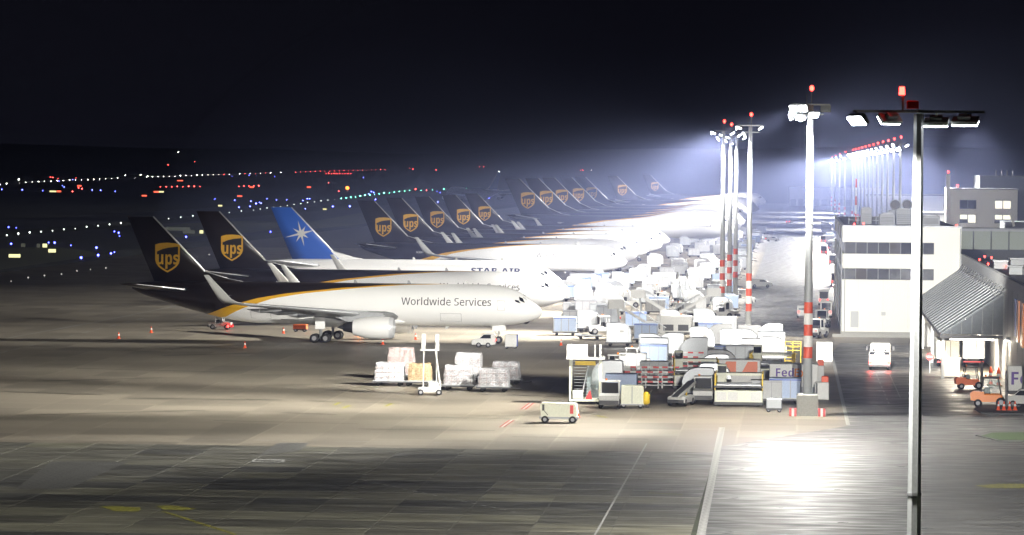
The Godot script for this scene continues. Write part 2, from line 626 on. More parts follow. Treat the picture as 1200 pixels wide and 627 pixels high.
# ---------------------------------------------------------------- lighting masts
func flood(parent: Node3D, at: Vector3, aim: Vector3, energy: float, angle := 62.0, blend := 0.8) -> void:
	var s := SpotLight3D.new()
	s.name = "floodlight"
	parent.add_child(s, true)
	s.position = at
	s.look_at_from_position(parent.position + at, parent.position + at + aim, Vector3.UP if absf(aim.normalized().y) < 0.95 else Vector3.RIGHT)
	s.light_energy = energy
	s.light_color = Color(1.0, 0.985, 0.95)
	s.spot_angle = angle
	s.spot_angle_attenuation = blend
	s.spot_range = 900.0
	s.spot_attenuation = 2.0
	s.light_size = 0.35
	s.shadow_enabled = true

func lamp_head(parent: Node3D, at: Vector3, aim: Vector3, wide: float, lit: String, tall := 0.62) -> void:
	# a shallow housing whose glass looks along aim
	var f := aim.normalized()
	var r := f.cross(Vector3.UP).normalized()
	var u := r.cross(f)
	var bs := Basis(r, u, -f)
	var h := MB.new()
	h.box(at - f * 0.16, Vector3(wide, tall, 0.16), bs)
	h.box(at - f * 0.33, Vector3(wide * 0.5, tall * 0.5, 0.16), bs)
	var p := part(parent, "lamp_housing", h.done(), mats["plant_grey"])
	var g := MB.new().box(at - f * 0.03, Vector3(wide * 0.94, tall * 0.9, 0.05), bs)
	part(p, "lamp_glass", g.done(), mats[lit])

func mast(at: Vector3, height: float, r0: float, r1: float, label: String, group: String, energy: float, opts := {}) -> Node3D:
	var o := thing("floodlight_mast", label, "light mast", at, 0.0, group)
	var sides := 12
	var pole := MB.new(true)
	pole.tube(Vector3(0, 0, 0), Vector3(0, height, 0), r0, r1, sides)
	part(o, "pole", pole.done(), mats["galvanised"])
	if opts.get("bands", true):
		var k0: float = opts.get("band_from", 3.4)
		for k in 5:
			var y0 := k0 + 1.03 * k
			var ra := lerpf(r0, r1, y0 / height) + 0.012
			var rb := lerpf(r0, r1, (y0 + 1.03) / height) + 0.012
			part(o, "paint_band", MB.new(true).tube(Vector3(0, y0, 0), Vector3(0, y0 + 1.03, 0), ra, rb, sides, false).done(), mats["mast_red"] if k % 2 == 0 else mats["mast_white"])
	part(o, "foot", MB.new().cbox(Vector3(0, 0.06, 0), Vector3(r0 * 3.2, 0.12, r0 * 3.2), 0.04).done(), mats["concrete_block"])
	var beam := MB.new()
	beam.box(Vector3(0, height, 0), Vector3(3.6, 0.16, 0.16))
	beam.box(Vector3(0, height, 0), Vector3(0.16, 0.14, 3.0))
	beam.box(Vector3(0, height - 0.9, 0), Vector3(2.4, 0.12, 0.12))
	part(o, "crossbeam", beam.done(), mats["frame_grey"])
	var aims: Array = opts.get("aims", [[Vector3(-1.6, height - 0.35, 0.5), Vector3(-0.4, -1.0, 0.05), 66.0], [Vector3(-1.6, height - 0.35, -0.7), opts.get("long", Vector3(-0.6, -0.42, -1.0)), 21.0], [Vector3(-0.9, height - 1.25, 0.0), Vector3(-1.0, -0.60, 0.15), 31.0], [Vector3(1.4, height - 0.4, 0.2), Vector3(0.75, -1.0, 0.1), 50.0]])
	for a in aims:
		lamp_head(o, a[0], a[1], 0.95, opts.get("lit", "flood"))
	var beams: Array = opts.get("beams", [[0, 0.35], [1, 1.1], [2, 0.7]])
	for q in beams:
		var a = aims[q[0]]
		flood(o, a[0] + a[1].normalized() * 0.12, a[1], energy * q[1], a[2] if a.size() > 2 else 60.0)
	var stem := MB.new()
	stem.tube(Vector3(0.1, height, 0), Vector3(0.1, height + 1.5, 0), 0.04, 0.04, 6)
	stem.tube(Vector3(-0.35, height + 0.05, 0), Vector3(-0.35, height + 0.9, 0), 0.03, 0.03, 6)
	part(o, "stem", stem.done(), mats["frame_grey"])
	var lamp := SphereMesh.new()
	lamp.radius = opts.get("red", 0.2)
	lamp.height = 2.6 * lamp.radius
	lamp.radial_segments = 12
	lamp.rings = 6
	var rl := part(o, "obstruction_light", lamp, mats["red_lamp"])
	rl.position = Vector3(0.1, height + 1.5, 0)
	return o

func build_masts() -> void:
	var e := 8000.0
	var grp := "floodlight masts along the cargo apron"
	var m2 := mast(gp(946, 487), 28.6, 0.46, 0.28, "tall floodlight mast rising from a concrete block with red and white corners", grp, e, {"band_from": 5.3, "aims": [[Vector3(-1.6, 28.2, -0.7), Vector3(-0.36, -0.24, -1.0), 14.0], [Vector3(-1.6, 28.2, 0.5), Vector3(-0.85, -0.62, 0.55), 34.0], [Vector3(-0.9, 27.3, 0.4), Vector3(0.02, -1.0, 0.42), 60.0], [Vector3(1.4, 28.2, -0.2), Vector3(0.1, -0.16, -1.0), 16.0], [Vector3(-1.0, 27.3, -0.6), Vector3(-1.0, -0.55, -0.3), 30.0], [Vector3(0.3, 27.6, 0.8), Vector3(0.25, -0.8, 0.8), 42.0], [Vector3(-1.3, 27.9, 0.0), Vector3(-0.9, -0.34, -0.85), 18.0], [Vector3(-0.7, 28.2, 0.9), Vector3(-0.75, -0.32, 0.75), 17.0], [Vector3(-1.9, 27.4, 0.0), Vector3(-1.0, -0.36, -0.1), 20.0]], "beams": [[0, 2.0], [1, 0.8], [2, 0.27], [3, 3.2], [4, 1.0], [5, 0.02], [6, 4.2], [7, 0.9], [8, 1.3]]})
	var blk := MB.new().cbox(Vector3(0, 1.0, 0.0), Vector3(2.0, 2.0, 1.8), 0.08)
	part(m2, "foundation_block", blk.done(), mats["concrete_block"])
	for sx in [-1, 1]:
		for k in 3:
			var c := MB.new().span(Vector3(sx * 1.32 - 0.33 + 0.22 * k, 0, 0.55), Vector3(sx * 1.32 - 0.11 + 0.22 * k, 0.72, 1.3))
			part(m2, "warning_block", c.done(), mats["red_paint"] if k % 2 == 0 else mats["mast_white"])
	mast(gp(877, 394), 28.6, 0.44, 0.26, "floodlight mast with red and white bands standing beside the dark wet road", grp, e, {"long": Vector3(-0.65, -0.4, -1.0), "beams": [[0, 0.3], [1, 0.75], [2, 1.9]]})
	mast(gp(846, 369), 28.6, 0.44, 0.26, "floodlight mast nearest to the white stair trucks, in a close group of three", grp, e, {"long": Vector3(-0.6, -0.4, -1.0), "beams": [[0, 0.3], [1, 0.7], [2, 1.2]]})
	mast(gp(854.5, 359), 28.6, 0.44, 0.26, "middle floodlight mast of the close group of three", grp, e, {"long": Vector3(-0.3, -0.26, -1.0)})
	mast(gp(861.5, 347.5), 28.6, 0.44, 0.26, "floodlight mast in the close group of three, farthest from the stair trucks", grp, e, {"long": Vector3(-0.3, -0.26, -1.0)})
	for k in 12:
		var d := 800.0 + 44.0 * k
		mast(Vector3(22.2 - 0.3 * k, 0, -d), 28.6, 0.42, 0.28, "floodlight mast in the long line behind the white office block", "floodlight masts behind the white block", e * 0.62, {"lit": "flood_far", "aims": [[Vector3(-1.6, 28.25, 0.5), Vector3(-1.0, -0.6, 0.2), 31.0], [Vector3(-1.6, 28.25, -0.7), Vector3(-1.0, -0.42, -0.65), 20.0], [Vector3(-0.5, 27.35, 0.5), Vector3(-0.3, -0.7, 1.0), 36.0], [Vector3(1.4, 28.2, 0.2), Vector3(0.75, -1.0, 0.3), 50.0]], "beams": [[0, 0.8], [1, 2.0], [2, 1.6], [3, 1.4]]})
	for k in 4:
		mast(Vector3(18.0, 0, -1420.0 - 190.0 * k), 28.6, 0.42, 0.28, "floodlight mast in the long line behind the white office block", "floodlight masts behind the white block", e, {"lit": "flood_far", "aims": [[Vector3(-1.6, 28.25, 0.5), Vector3(-1.0, -0.3, 0.1), 18.0], [Vector3(-1.6, 28.25, -0.7), Vector3(-1.0, -0.42, -0.65), 22.0], [Vector3(-0.5, 27.35, 0.5), Vector3(-0.3, -0.8, 0.5), 42.0]], "beams": [[0, 3.0], [1, 3.0], [2, 1.5]]})
	# the mast in the foreground: many-sided pole with a wide crossbeam
	var at := gp(1068.5, 836)
	var h := 24.9
	var o := thing("floodlight_mast", "pale many-sided floodlight mast with wide crossbeam, standing in front of the white block", "light mast", at, 0.0, grp)
	var lo := MB.new()
	lo.tube(Vector3.ZERO, Vector3(0, 9.1, 0), 0.35, 0.30, 8)
	part(o, "lower_pole", lo.done(), mats["galvanised"])
	part(o, "joint_ring", MB.new().tube(Vector3(0, 9.08, 0), Vector3(0, 9.2, 0), 0.325, 0.325, 8).done(), mats["frame_grey"])
	part(o, "upper_pole", MB.new().tube(Vector3(0, 9.18, 0), Vector3(0, h, 0), 0.296, 0.215, 8).done(), mats["galvanised"])
	part(o, "foot", MB.new().cbox(Vector3(0, 0.1, 0), Vector3(1.4, 0.2, 1.4), 0.05).done(), mats["concrete_block"])
	part(o, "cable_duct", MB.new().tube(Vector3(0.12, 9.2, 0.30), Vector3(0.1, h, 0.2), 0.025, 0.025, 6).done(), mats["frame_grey"])
	var beam := MB.new()
	beam.box(Vector3(0, h + 0.1, 0), Vector3(5.4, 0.1, 0.12))
	beam.box(Vector3(0, h + 0.1, -0.6), Vector3(2.0, 0.1, 0.1))
	beam.box(Vector3(0, h + 0.1, 0), Vector3(0.16, 0.12, 1.6))
	part(o, "crossbeam", beam.done(), mats["frame_grey"])
	var heads := [[Vector3(-2.6, h - 0.35, 0.9), Vector3(-0.75, -0.75, 0.42), 1.35], [Vector3(-1.25, h - 0.3, -0.2), Vector3(-0.5, -0.7, -0.6), 1.25], [Vector3(0.75, h - 0.45, -0.3), Vector3(0.1, -1.0, -0.5), 1.2], [Vector3(1.95, h - 0.4, -0.2), Vector3(0.2, -1.0, -0.55), 1.3]]
	for a in heads:
		lamp_head(o, a[0], a[1], a[2] * 0.85, "flood", 0.46)
	for a in heads:
		var br := MB.new().tube(a[0] - a[1].normalized() * 0.3, Vector3(a[0].x, h + 0.1, 0), 0.05, 0.05, 6)
		part(o, "bracket", br.done(), mats["galvanised"])
	flood(o, heads[0][0] + heads[0][1].normalized() * 0.12, Vector3(-0.1, -1.0, 0.1), 2400.0, 75.0)
	flood(o, heads[1][0] + heads[1][1].normalized() * 0.12, Vector3(-0.12, -0.15, -1.0), 10000.0, 13.0)
	flood(o, heads[2][0] + heads[2][1].normalized() * 0.12, Vector3(-0.75, -0.75, -1.0), 19000.0, 44.0)
	flood(o, heads[3][0] + heads[3][1].normalized() * 0.12, Vector3(0.09, -0.16, -1.0), 15000.0, 14.0)
	flood(o, heads[3][0] + heads[3][1].normalized() * 0.14 + Vector3(0.3, 0, 0), Vector3(0.1, -0.68, -1.0), 15000.0, 35.0)
	part(o, "stem", MB.new().tube(Vector3(-0.65, h + 0.15, 0), Vector3(-0.65, h + 0.8, 0), 0.05, 0.05, 8).done(), mats["frame_grey"])
	part(o, "junction_box", MB.new().cbox(Vector3(-0.25, h + 0.38, 0), Vector3(0.5, 0.34, 0.3), 0.04).done(), mats["red_paint"])
	var rl := MB.new(true).tube(Vector3(-0.7, h + 0.78, 0), Vector3(-0.7, h + 1.12, 0), 0.13, 0.11, 12)
	part(o, "obstruction_light", rl.done(), mats["red_lamp"])


# ---------------------------------------------------------------- buildings
func wall_box(o: Node3D, called: String, a: Vector3, b: Vector3, m: String) -> MeshInstance3D:
	return part(o, called, MB.new().span(a, b).done(), mats[m])

func build_buildings() -> void:
	# white block with two window bands
	var xl := 6.1
	var xr := 22.3
	var zn := -500.0
	var zf := -610.0
	var top := 14.9
	var o := thing("office_block", "white flat-roofed block with two dark window bands beside the service road", "building", Vector3(xl, 0, zn))
	var w := xr - xl
	var dz := zf - zn
	wall_box(o, "plinth", Vector3(-0.12, 0, 0.12), Vector3(w, 0.5, dz), "concrete_block")
	wall_box(o, "lower_wall", Vector3(0, 0.5, 0), Vector3(w, 7.65, dz), "facade")
	wall_box(o, "middle_wall", Vector3(0, 9.2, 0), Vector3(w, 11.2, dz), "facade")
	wall_box(o, "upper_wall", Vector3(0, 12.8, 0), Vector3(w, top, dz), "facade")
	for y in [[7.65, 9.2], [11.2, 12.8]]:
		# set back behind the wall face, blind wall at the right end
		wall_box(o, "window_reveal", Vector3(0.35, y[0], -0.35), Vector3(w - 0.02, y[1], dz), "facade_dark")
		wall_box(o, "end_wall", Vector3(12.5, y[0], 0), Vector3(w, y[1], -0.33), "facade")
		for k in 8:
			wall_box(o, "window_pane", Vector3(0.35 + 1.53 * k, y[0] + 0.03, -0.28), Vector3(0.35 + 1.53 * k + 1.45, y[1] - 0.03, -0.2), "window_dim" if (k == 4 and y[0] > 10) or (k == 1 and y[0] < 10) else "window_dark")
		for k in 9:
			wall_box(o, "mullion", Vector3(0.28 + 1.53 * k, y[0], -0.3), Vector3(0.35 + 1.53 * k, y[1], -0.12), "plant_grey")
		for k in 24:
			wall_box(o, "window_pane", Vector3(0.2, y[0] + 0.03, -0.6 - 4.5 * k), Vector3(0.28, y[1] - 0.03, -4.9 - 4.5 * k), "window_dark")
	for k in 3:
		wall_box(o, "downpipe", Vector3(-0.14, 0.5, -3.0 - 30.0 * k), Vector3(-0.01, top - 0.1, -3.16 - 30.0 * k), "plant_grey")
	for k in 5:
		wall_box(o, "panel_joint", Vector3(3.4 * k + 2.2, 0.52, -0.02), Vector3(3.4 * k + 2.225, 7.6, 0.006), "facade_grey")
	var rf := wall_box(o, "roof", Vector3(0.3, top, -0.3), Vector3(w - 0.3, top + 0.02, dz), "roof_dark")
	wall_box(rf, "parapet", Vector3(-0.05, top, -0.25), Vector3(w + 0.05, top + 0.22, 0.05), "frame_grey")
	wall_box(rf, "parapet", Vector3(-0.05, top, -0.26), Vector3(0.25, top + 0.22, dz), "frame_grey")
	# plant on the roof
	var px := [[3.6, -22.0, 1.6, 2.2, 2.0], [6.4, -14.0, 2.2, 1.5, 2.4], [8.9, -20.0, 2.4, 2.1, 2.6], [12.4, -12.0, 2.6, 1.3, 2.2]]
	for q in px:
		var u := thing("rooftop_unit", "grey ventilation unit %s on the dark roof of the white block" % ["tall and capped", "low and slatted", "wide with a duct", "flat and long"][px.find(q)], "ventilation unit", Vector3(xl + q[0], top + 0.02, zn + q[1]), 0.0, "ventilation units on the roof")
		part(u, "casing", MB.new().cbox(Vector3(0, q[3] * 0.5 + 0.12, 0), Vector3(q[2], q[3], q[4]), 0.07).done(), mats["plant_grey"])
		part(u, "cap", MB.new().cbox(Vector3(0, q[3] + 0.2, 0), Vector3(q[2] * 0.7, 0.2, q[4] * 0.7), 0.05).done(), mats["frame_grey"])
		part(u, "skid", MB.new().box(Vector3(0, 0.06, 0), Vector3(q[2] * 1.1, 0.12, q[4] * 1.1)).done(), mats["steel_dark"])
		for k in 5:
			part(u, "slat", MB.new().box(Vector3(0, 0.35 + q[3] * 0.13 * k, q[4] * 0.5 + 0.03), Vector3(q[2] * 0.8, 0.07, 0.06)).done(), mats["steel_dark"])
	var fan := thing("fan_cooler", "twin-fan cooler tilted up on the dark roof of the white block", "cooler", Vector3(xl + 8.8, top + 0.02, zn - 30.0))
	part(fan, "frame", MB.new().box(Vector3(0, 1.0, 0), Vector3(3.6, 2.0, 1.2)).done(), mats["plant_grey"])
	for k in 2:
		part(fan, "fan_housing", MB.new(true).tube(Vector3(-0.85 + 1.7 * k, 2.8, -0.4), Vector3(-0.85 + 1.7 * k, 2.8, 0.5), 0.8, 0.8, 18).done(), mats["galvanised"])
		part(fan, "fan_face", MB.new().tube(Vector3(-0.85 + 1.7 * k, 2.8, 0.5), Vector3(-0.85 + 1.7 * k, 2.8, 0.53), 0.66, 0.66, 18).done(), mats["steel_dark"])
	for k in 2:
		part(fan, "cabinet", MB.new().box(Vector3(-2.6 + 5.0 * k, 0.7, 0.2), Vector3(1.3, 1.4, 1.2)).done(), mats["frame_grey"])
	var rail := thing("roof_railing", "thin metal railing along the dark roof of the white block", "railing", Vector3(xl + 1.2, top + 0.02, zn - 26.0))
	for k in 9:
		part(rail, "post", MB.new().tube(Vector3(1.3 * k, 0, 0), Vector3(1.3 * k, 1.1, 0), 0.04, 0.04, 6).done(), mats["galvanised"])
	for k in 2:
		part(rail, "rail", MB.new().tube(Vector3(0, 0.55 + 0.52 * k, 0), Vector3(10.4, 0.55 + 0.52 * k, 0), 0.035, 0.035, 6).done(), mats["galvanised"])
	var ant := thing("antenna_mast", "thin red and white antenna pole on the roof corner of the white block", "antenna", Vector3(xl + 2.4, top + 0.02, zn - 40.0))
	for k in 5:
		part(ant, "pole_section", MB.new().tube(Vector3(0, 1.3 * k, 0), Vector3(0, 1.3 * k + 1.3, 0), 0.12, 0.1, 8).done(), mats["mast_red"] if k % 2 == 0 else mats["mast_white"])
	# small fittings on the front wall
	for q in [[1.2, 2.2, 1.1, 2.2], [5.4, 3.0, 0.6, 0.5], [9.8, 5.6, 0.9, 0.35], [14.2, 2.2, 1.2, 2.3]]:
		wall_box(o, "wall_hatch", Vector3(q[0], q[1] - q[3] * 0.5 + 0.0, 0.0), Vector3(q[0] + q[2], q[1] + q[3] * 0.5, 0.05), "facade_grey")
	wall_box(o, "downpipe", Vector3(16.0, 0.5, 0.0), Vector3(16.14, top - 0.1, 0.12), "plant_grey")
	wall_box(o, "downpipe", Vector3(0.3, 0.5, 0.0), Vector3(0.42, 7.6, 0.1), "plant_grey")
	# two red lamps on the roof edge
	for q in [[1.6, -2.0], [15.6, -1.2], [3.0, -8.0]]:
		small_lamp("roof_lamp", Vector3(xl + q[0], top + 0.02, zn + q[1]), "red_lamp", 0.12, "small red lamp on the roof edge of the white block", "red lamp", "red lamps on the white block")
	# long hall to the right: grey wall, parapet, roof deck with wet surface and red lamps
	var hx := 22.35
	var hz0 := -340.0
	var hall := thing("cargo_hall", "long grey cargo hall with a dark roof deck beside the sheet metal canopy", "building", Vector3(hx, 0, hz0))
	wall_box(hall, "wall", Vector3(0, 0, 0), Vector3(60, 10.3, -159.8), "facade_grey")
	wall_box(hall, "parapet", Vector3(-0.06, 10.3, 0.05), Vector3(0.35, 11.3, -159.8), "facade_grey")
	wall_box(hall, "roof_deck", Vector3(0.35, 10.3, 0.0), Vector3(60, 10.34, -159.8), "roof_dark")
	for k in 18:
		wall_box(hall, "wall_joint", Vector3(-0.012, 0.1, -6.0 - 8.5 * k), Vector3(0.01, 10.2, -6.1 - 8.5 * k), "facade_dark")
	for q in [[-31.0, "orange_paint", 0.0], [-35.0, "cart_blue", 0.4], [-24.0, "orange_paint", -0.2]]:
		wall_box(hall, "wall_panel", Vector3(-0.16, 5.4 + q[2], q[0]), Vector3(0.0, 9.6, q[0] + 3.2), q[1])
	for q in [[1166, 299, 0], [1174, 300.5, 0], [1183, 306, 1], [1196, 316, 2], [1170, 308, 3], [1190, 311, 3], [1160, 303, 3]]:
		var p := gp(q[0] - 12, q[1] + 4, 10.36)
		small_lamp("deck_lamp", Vector3(maxf(p.x, hx + 1.0), 10.34, p.z), "red_lamp", 0.13, "small red lamp on the dark roof deck of the cargo hall", "red lamp", "red lamps on the roof deck")
	for k in 9:
		var u := thing("roof_vent", "small dark vent box on the roof deck of the cargo hall", "vent", Vector3(hx + 2.5 + fmod(k * 2.7, 6.0), 10.34, -372.0 - 13.0 * k), 0.2 * k, "vent boxes on the roof deck")
		part(u, "casing", MB.new().cbox(Vector3(0, 0.45, 0), Vector3(1.6, 0.9, 1.8), 0.06).done(), mats["plant_grey"])
		part(u, "hood", MB.new().cbox(Vector3(0, 1.0, 0), Vector3(1.9, 0.18, 2.1), 0.05).done(), mats["frame_grey"])
	# glazed gallery behind the deck
	var gal := thing("glazed_gallery", "long pale glazed gallery with thin posts behind the roof deck", "gallery", Vector3(23.8, 0, -622))
	wall_box(gal, "base_wall", Vector3(0, 0, 0), Vector3(60, 9.4, -8), "facade_dark")
	wall_box(gal, "roof_slab", Vector3(-0.3, 12.5, 0.4), Vector3(60, 13.0, -8), "frame_grey")
	for k in 20:
		wall_box(gal, "window_panel", Vector3(0.1 + 3.0 * k, 9.4, -0.3), Vector3(2.9 + 3.0 * k, 12.5, -0.36), "window_gallery")
		wall_box(gal, "post", Vector3(2.9 + 3.0 * k, 9.4, 0.0), Vector3(3.1 + 3.0 * k, 12.5, -0.3), "facade_dark")
	# office house farther back with lit windows
	var off := thing("office_house", "grey office house with four lit and dark windows behind the glazed gallery", "building", Vector3(34.0, 0, -820))
	wall_box(off, "wall", Vector3(0, 0, 0), Vector3(15.0, 18.6, -30), "facade")
	wall_box(off, "roof_edge", Vector3(-0.2, 18.6, 0.2), Vector3(15.2, 18.9, -30), "frame_grey")
	for q in [[2.2, 14.4, "window_dark"], [10.0, 14.4, "window_warm"], [2.2, 11.2, "window_warm"], [10.0, 11.2, "window_warm"]]:
		var fr := wall_box(off, "window_frame", Vector3(q[0] - 0.1, q[1] - 0.1, 0.0), Vector3(q[0] + 3.6, q[1] + 1.9, 0.06), "facade_dark")
		wall_box(fr, "window_pane", Vector3(q[0], q[1] + (0.8 if q[1] < 12 else 0.0), 0.06), Vector3(q[0] + 1.6, q[1] + 1.8, 0.1), q[2])
		wall_box(fr, "window_pane", Vector3(q[0] + 1.8, q[1] + (0.8 if q[1] < 12 and q[0] > 5 else 0.0), 0.06), Vector3(q[0] + 3.5, q[1] + 1.8, 0.1), q[2])
	wall_box(off, "stair_tower", Vector3(-0.9, 0, 0.4), Vector3(-0.1, 22.0, -2.0), "facade")
	for q in [[-0.5, 22.0, 0.0], [1.6, 18.9, 0.0]]:
		small_lamp("roof_lamp", Vector3(34.0 + q[0], q[1], -820.0 - 0.4), "red_lamp", 0.22, "small red lamp on the roof of the grey office house", "red lamp", "red lamps on the office house")
	var up := thing("upper_house", "dim flat house with roof pipes rising behind the grey office house", "building", Vector3(43.0, 0, -870))
	wall_box(up, "wall", Vector3(0, 0, 0), Vector3(40.0, 21.8, -30), "facade_dark")
	for k in 4:
		part(up, "roof_pipe", MB.new().tube(Vector3(4.0 + 1.3 * k, 21.8, -3), Vector3(4.0 + 1.3 * k, 23.0, -3), 0.2, 0.2, 8).done(), mats["plant_grey"])
	var lf := thing("low_annex", "low dark annex with slanted pale ribs beside the grey office house", "building", Vector3(44.0, 0, -780))
	wall_box(lf, "wall", Vector3(0, 0, 0), Vector3(40.0, 12.0, -20), "facade_dark")
	for k in 6:
		part(lf, "rib", MB.new().box(Vector3(1.5 + 4.2 * k, 12.6, 0.3), Vector3(0.5, 3.2, 0.5), Basis(Vector3.BACK, 0.25)).done(), mats["facade"])
	# pale buildings far down the apron
	for q in [[26.0, -900.0, 14.0, 12.0, "pale low hall with flat roof behind the line of floodlight masts"], [24.0, -1300.0, 30.0, 14.0, "long pale hall far down the apron behind the masts"], [-6.0, -2350.0, 60.0, 12.0, "wide pale hall closing the far end of the apron"]]:
		var hl := thing("cargo_shed", q[4], "building", Vector3(q[0], 0, q[1]))
		wall_box(hl, "wall", Vector3(0, 0, 0), Vector3(q[2], q[3], -30), "facade")
		wall_box(hl, "roof", Vector3(-0.3, q[3], 0.3), Vector3(q[2] + 0.3, q[3] + 0.4, -30.3), "frame_grey")
		for k in int(q[2] / 5.0):
			wall_box(hl, "gate", Vector3(0.8 + 5.0 * k, 0.1, 0), Vector3(4.4 + 5.0 * k, 4.2, 0.08), "facade_grey")

func small_lamp(called: String, at: Vector3, glowing: String, r: float, label: String, category: String, group: String) -> Node3D:
	var o := thing(called, label, category, at, 0.0, group)
	part(o, "stand", stand_mesh(r), mats["frame_grey"])
	var l := part(o, "lamp", ball_mesh(r), mats[glowing])
	l.position.y = r * 2.6
	return o

var shared := {}
var spots := []
func ball_mesh(r: float) -> SphereMesh:
	var k := "ball%.3f" % r
	if not shared.has(k):
		var s := SphereMesh.new()
		s.radius = r
		s.height = 2.0 * r
		s.radial_segments = 10
		s.rings = 5
		shared[k] = s
	return shared[k]

func stand_mesh(r: float) -> ArrayMesh:
	var k := "stand%.3f" % r
	if not shared.has(k):
		shared[k] = MB.new().tube(Vector3.ZERO, Vector3(0, r * 1.8, 0), r * 0.5, r * 0.35, 6).done()
	return shared[k]

# ---------------------------------------------------------------- jets: nose at the origin pointing along +x, wheels on the ground
func curve_at(tab: Array, s: float, col: int) -> float:
	if s <= tab[0][0]:
		return tab[0][col]
	for k in tab.size() - 1:
		if s <= tab[k + 1][0]:
			var f: float = (s - tab[k][0]) / (tab[k + 1][0] - tab[k][0])
			# smooth through the table (Catmull-Rom)
			var p0: float = tab[maxi(k - 1, 0)][col]
			var p1: float = tab[k][col]
			var p2: float = tab[k + 1][col]
			var p3: float = tab[mini(k + 2, tab.size() - 1)][col]
			var s0: float = tab[maxi(k - 1, 0)][0]
			var s3: float = tab[mini(k + 2, tab.size() - 1)][0]
			var h: float = tab[k + 1][0] - tab[k][0]
			var m1: float = (p2 - p0) / maxf(1e-4, tab[k + 1][0] - s0) * h
			var m2: float = (p3 - p1) / maxf(1e-4, s3 - tab[k][0]) * h
			if k == 0:
				m1 = (p2 - p1)
			if k + 2 >= tab.size():
				m2 = (p2 - p1)
			var f2 := f * f
			var f3 := f2 * f
			return (2 * f3 - 3 * f2 + 1) * p1 + (f3 - 2 * f2 + f) * m1 + (-2 * f3 + 3 * f2) * p2 + (f3 - f2) * m2
	return tab[-1][col]

func lin_at(tab: Array, s: float) -> float:
	if s <= tab[0][0]:
		return tab[0][1]
	for k in tab.size() - 1:
		if s <= tab[k + 1][0]:
			return lerpf(tab[k][1], tab[k + 1][1], (s - tab[k][0]) / (tab[k + 1][0] - tab[k][0]))
	return tab[-1][1]

const HULL_TWIN := [[0.0, 4.05, 0.02, 0.02], [0.12, 4.06, 0.36, 0.38], [0.4, 4.1, 0.68, 0.74], [1.0, 4.2, 1.08, 1.16], [1.8, 4.36, 1.5, 1.55], [2.7, 4.55, 1.93, 1.92], [3.7, 4.7, 2.26, 2.18], [5.0, 4.8, 2.5, 2.37], [6.5, 4.84, 2.66, 2.48], [8.0, 4.85, 2.7, 2.515], [20.0, 4.85, 2.7, 2.515], [36.0, 4.85, 2.7, 2.515], [39.0, 4.96, 2.58, 2.44], [42.0, 5.2, 2.33, 2.26], [45.0, 5.56, 1.97, 1.96], [48.0, 5.96, 1.54, 1.54], [51.0, 6.36, 1.05, 1.05], [53.0, 6.62, 0.62, 0.62], [53.67, 6.7, 0.3, 0.3]]
const HULL_BIG := [[0.0, 5.0, 0.03, 0.03], [0.5, 5.05, 0.85, 0.85], [1.6, 5.3, 1.7, 1.55], [3.2, 5.75, 2.7, 2.2], [5.5, 6.1, 3.5, 2.8], [8.5, 6.1, 3.95, 3.15], [12.0, 6.05, 4.0, 3.25], [20.0, 5.95, 3.9, 3.25], [26.0, 5.5, 3.45, 3.25], [30.0, 5.35, 3.3, 3.25], [48.0, 5.35, 3.3, 3.25], [54.0, 5.85, 2.85, 2.95], [60.0, 6.65, 2.15, 2.25], [65.0, 7.25, 1.4, 1.45], [68.0, 7.6, 0.75, 0.8], [69.0, 7.7, 0.35, 0.35]]
# height (as a share of the half height) down to which the dark paint reaches
const DARK_EDGE := [[0.0, 1.0], [14.0, 1.0], [20.0, 0.94], [25.8, 0.78], [32.8, 0.50], [36.8, 0.24], [39.0, -0.03], [40.7, -0.28], [42.5, -0.68], [43.6, -1.0], [80.0, -1.0]]

func hull_point(tab: Array, s: float, a: float, out := 0.0) -> Vector3:
	var cy := curve_at(tab, s, 1)
	var hh := curve_at(tab, s, 2) + out
	var hw := curve_at(tab, s, 3) + out
	return Vector3(-s, cy + hh * cos(a), hw * sin(a))

func hull_zone(tab: Array, stations: Array, from_a: Callable, to_a: Callable, n: int) -> ArrayMesh:
	var b := MB.new(true)
	for side in [1, -1]:
		var rings := []
		for s in stations:
			var a0: float = from_a.call(s)
			var a1: float = to_a.call(s)
			var ring := []
			for i in n + 1:
				var p := hull_point(tab, s, lerpf(a0, a1, float(i) / n))
				p.z *= side
				ring.append(p)
			if side > 0:
				ring.reverse()
			rings.append(ring)
		b.loft(rings, false, false)
	return b.done()

# foil sections from root to tip: [leading edge, trailing edge, thickness, up]
func foil(sections: Array, mirror := false) -> ArrayMesh:
	var b := MB.new(true)
	var rings := []
	for q in sections:
		var le: Vector3 = q[0]
		var te: Vector3 = q[1]
		var th: float = q[2]
		var up: Vector3 = q[3]
		var ring := []
		for u in [[0.0, 0.0], [0.04, 0.34], [0.14, 0.5], [0.35, 0.56], [0.65, 0.34], [1.0, 0.03], [1.0, -0.03], [0.65, -0.26], [0.35, -0.44], [0.14, -0.42], [0.04, -0.28]]:
			var p: Vector3 = le.lerp(te, u[0]) + up * th * u[1]
			if mirror:
				p.z = -p.z
			ring.append(p)
		if mirror:
			ring.reverse()
		rings.append(ring)
	b.loft(rings, true)
	return b.done()

func lead_strip(p0: Vector3, p1: Vector3, r0: float, r1: float) -> ArrayMesh:
	return MB.new(true).tube(p0, p1, r0, r1, 8).done()

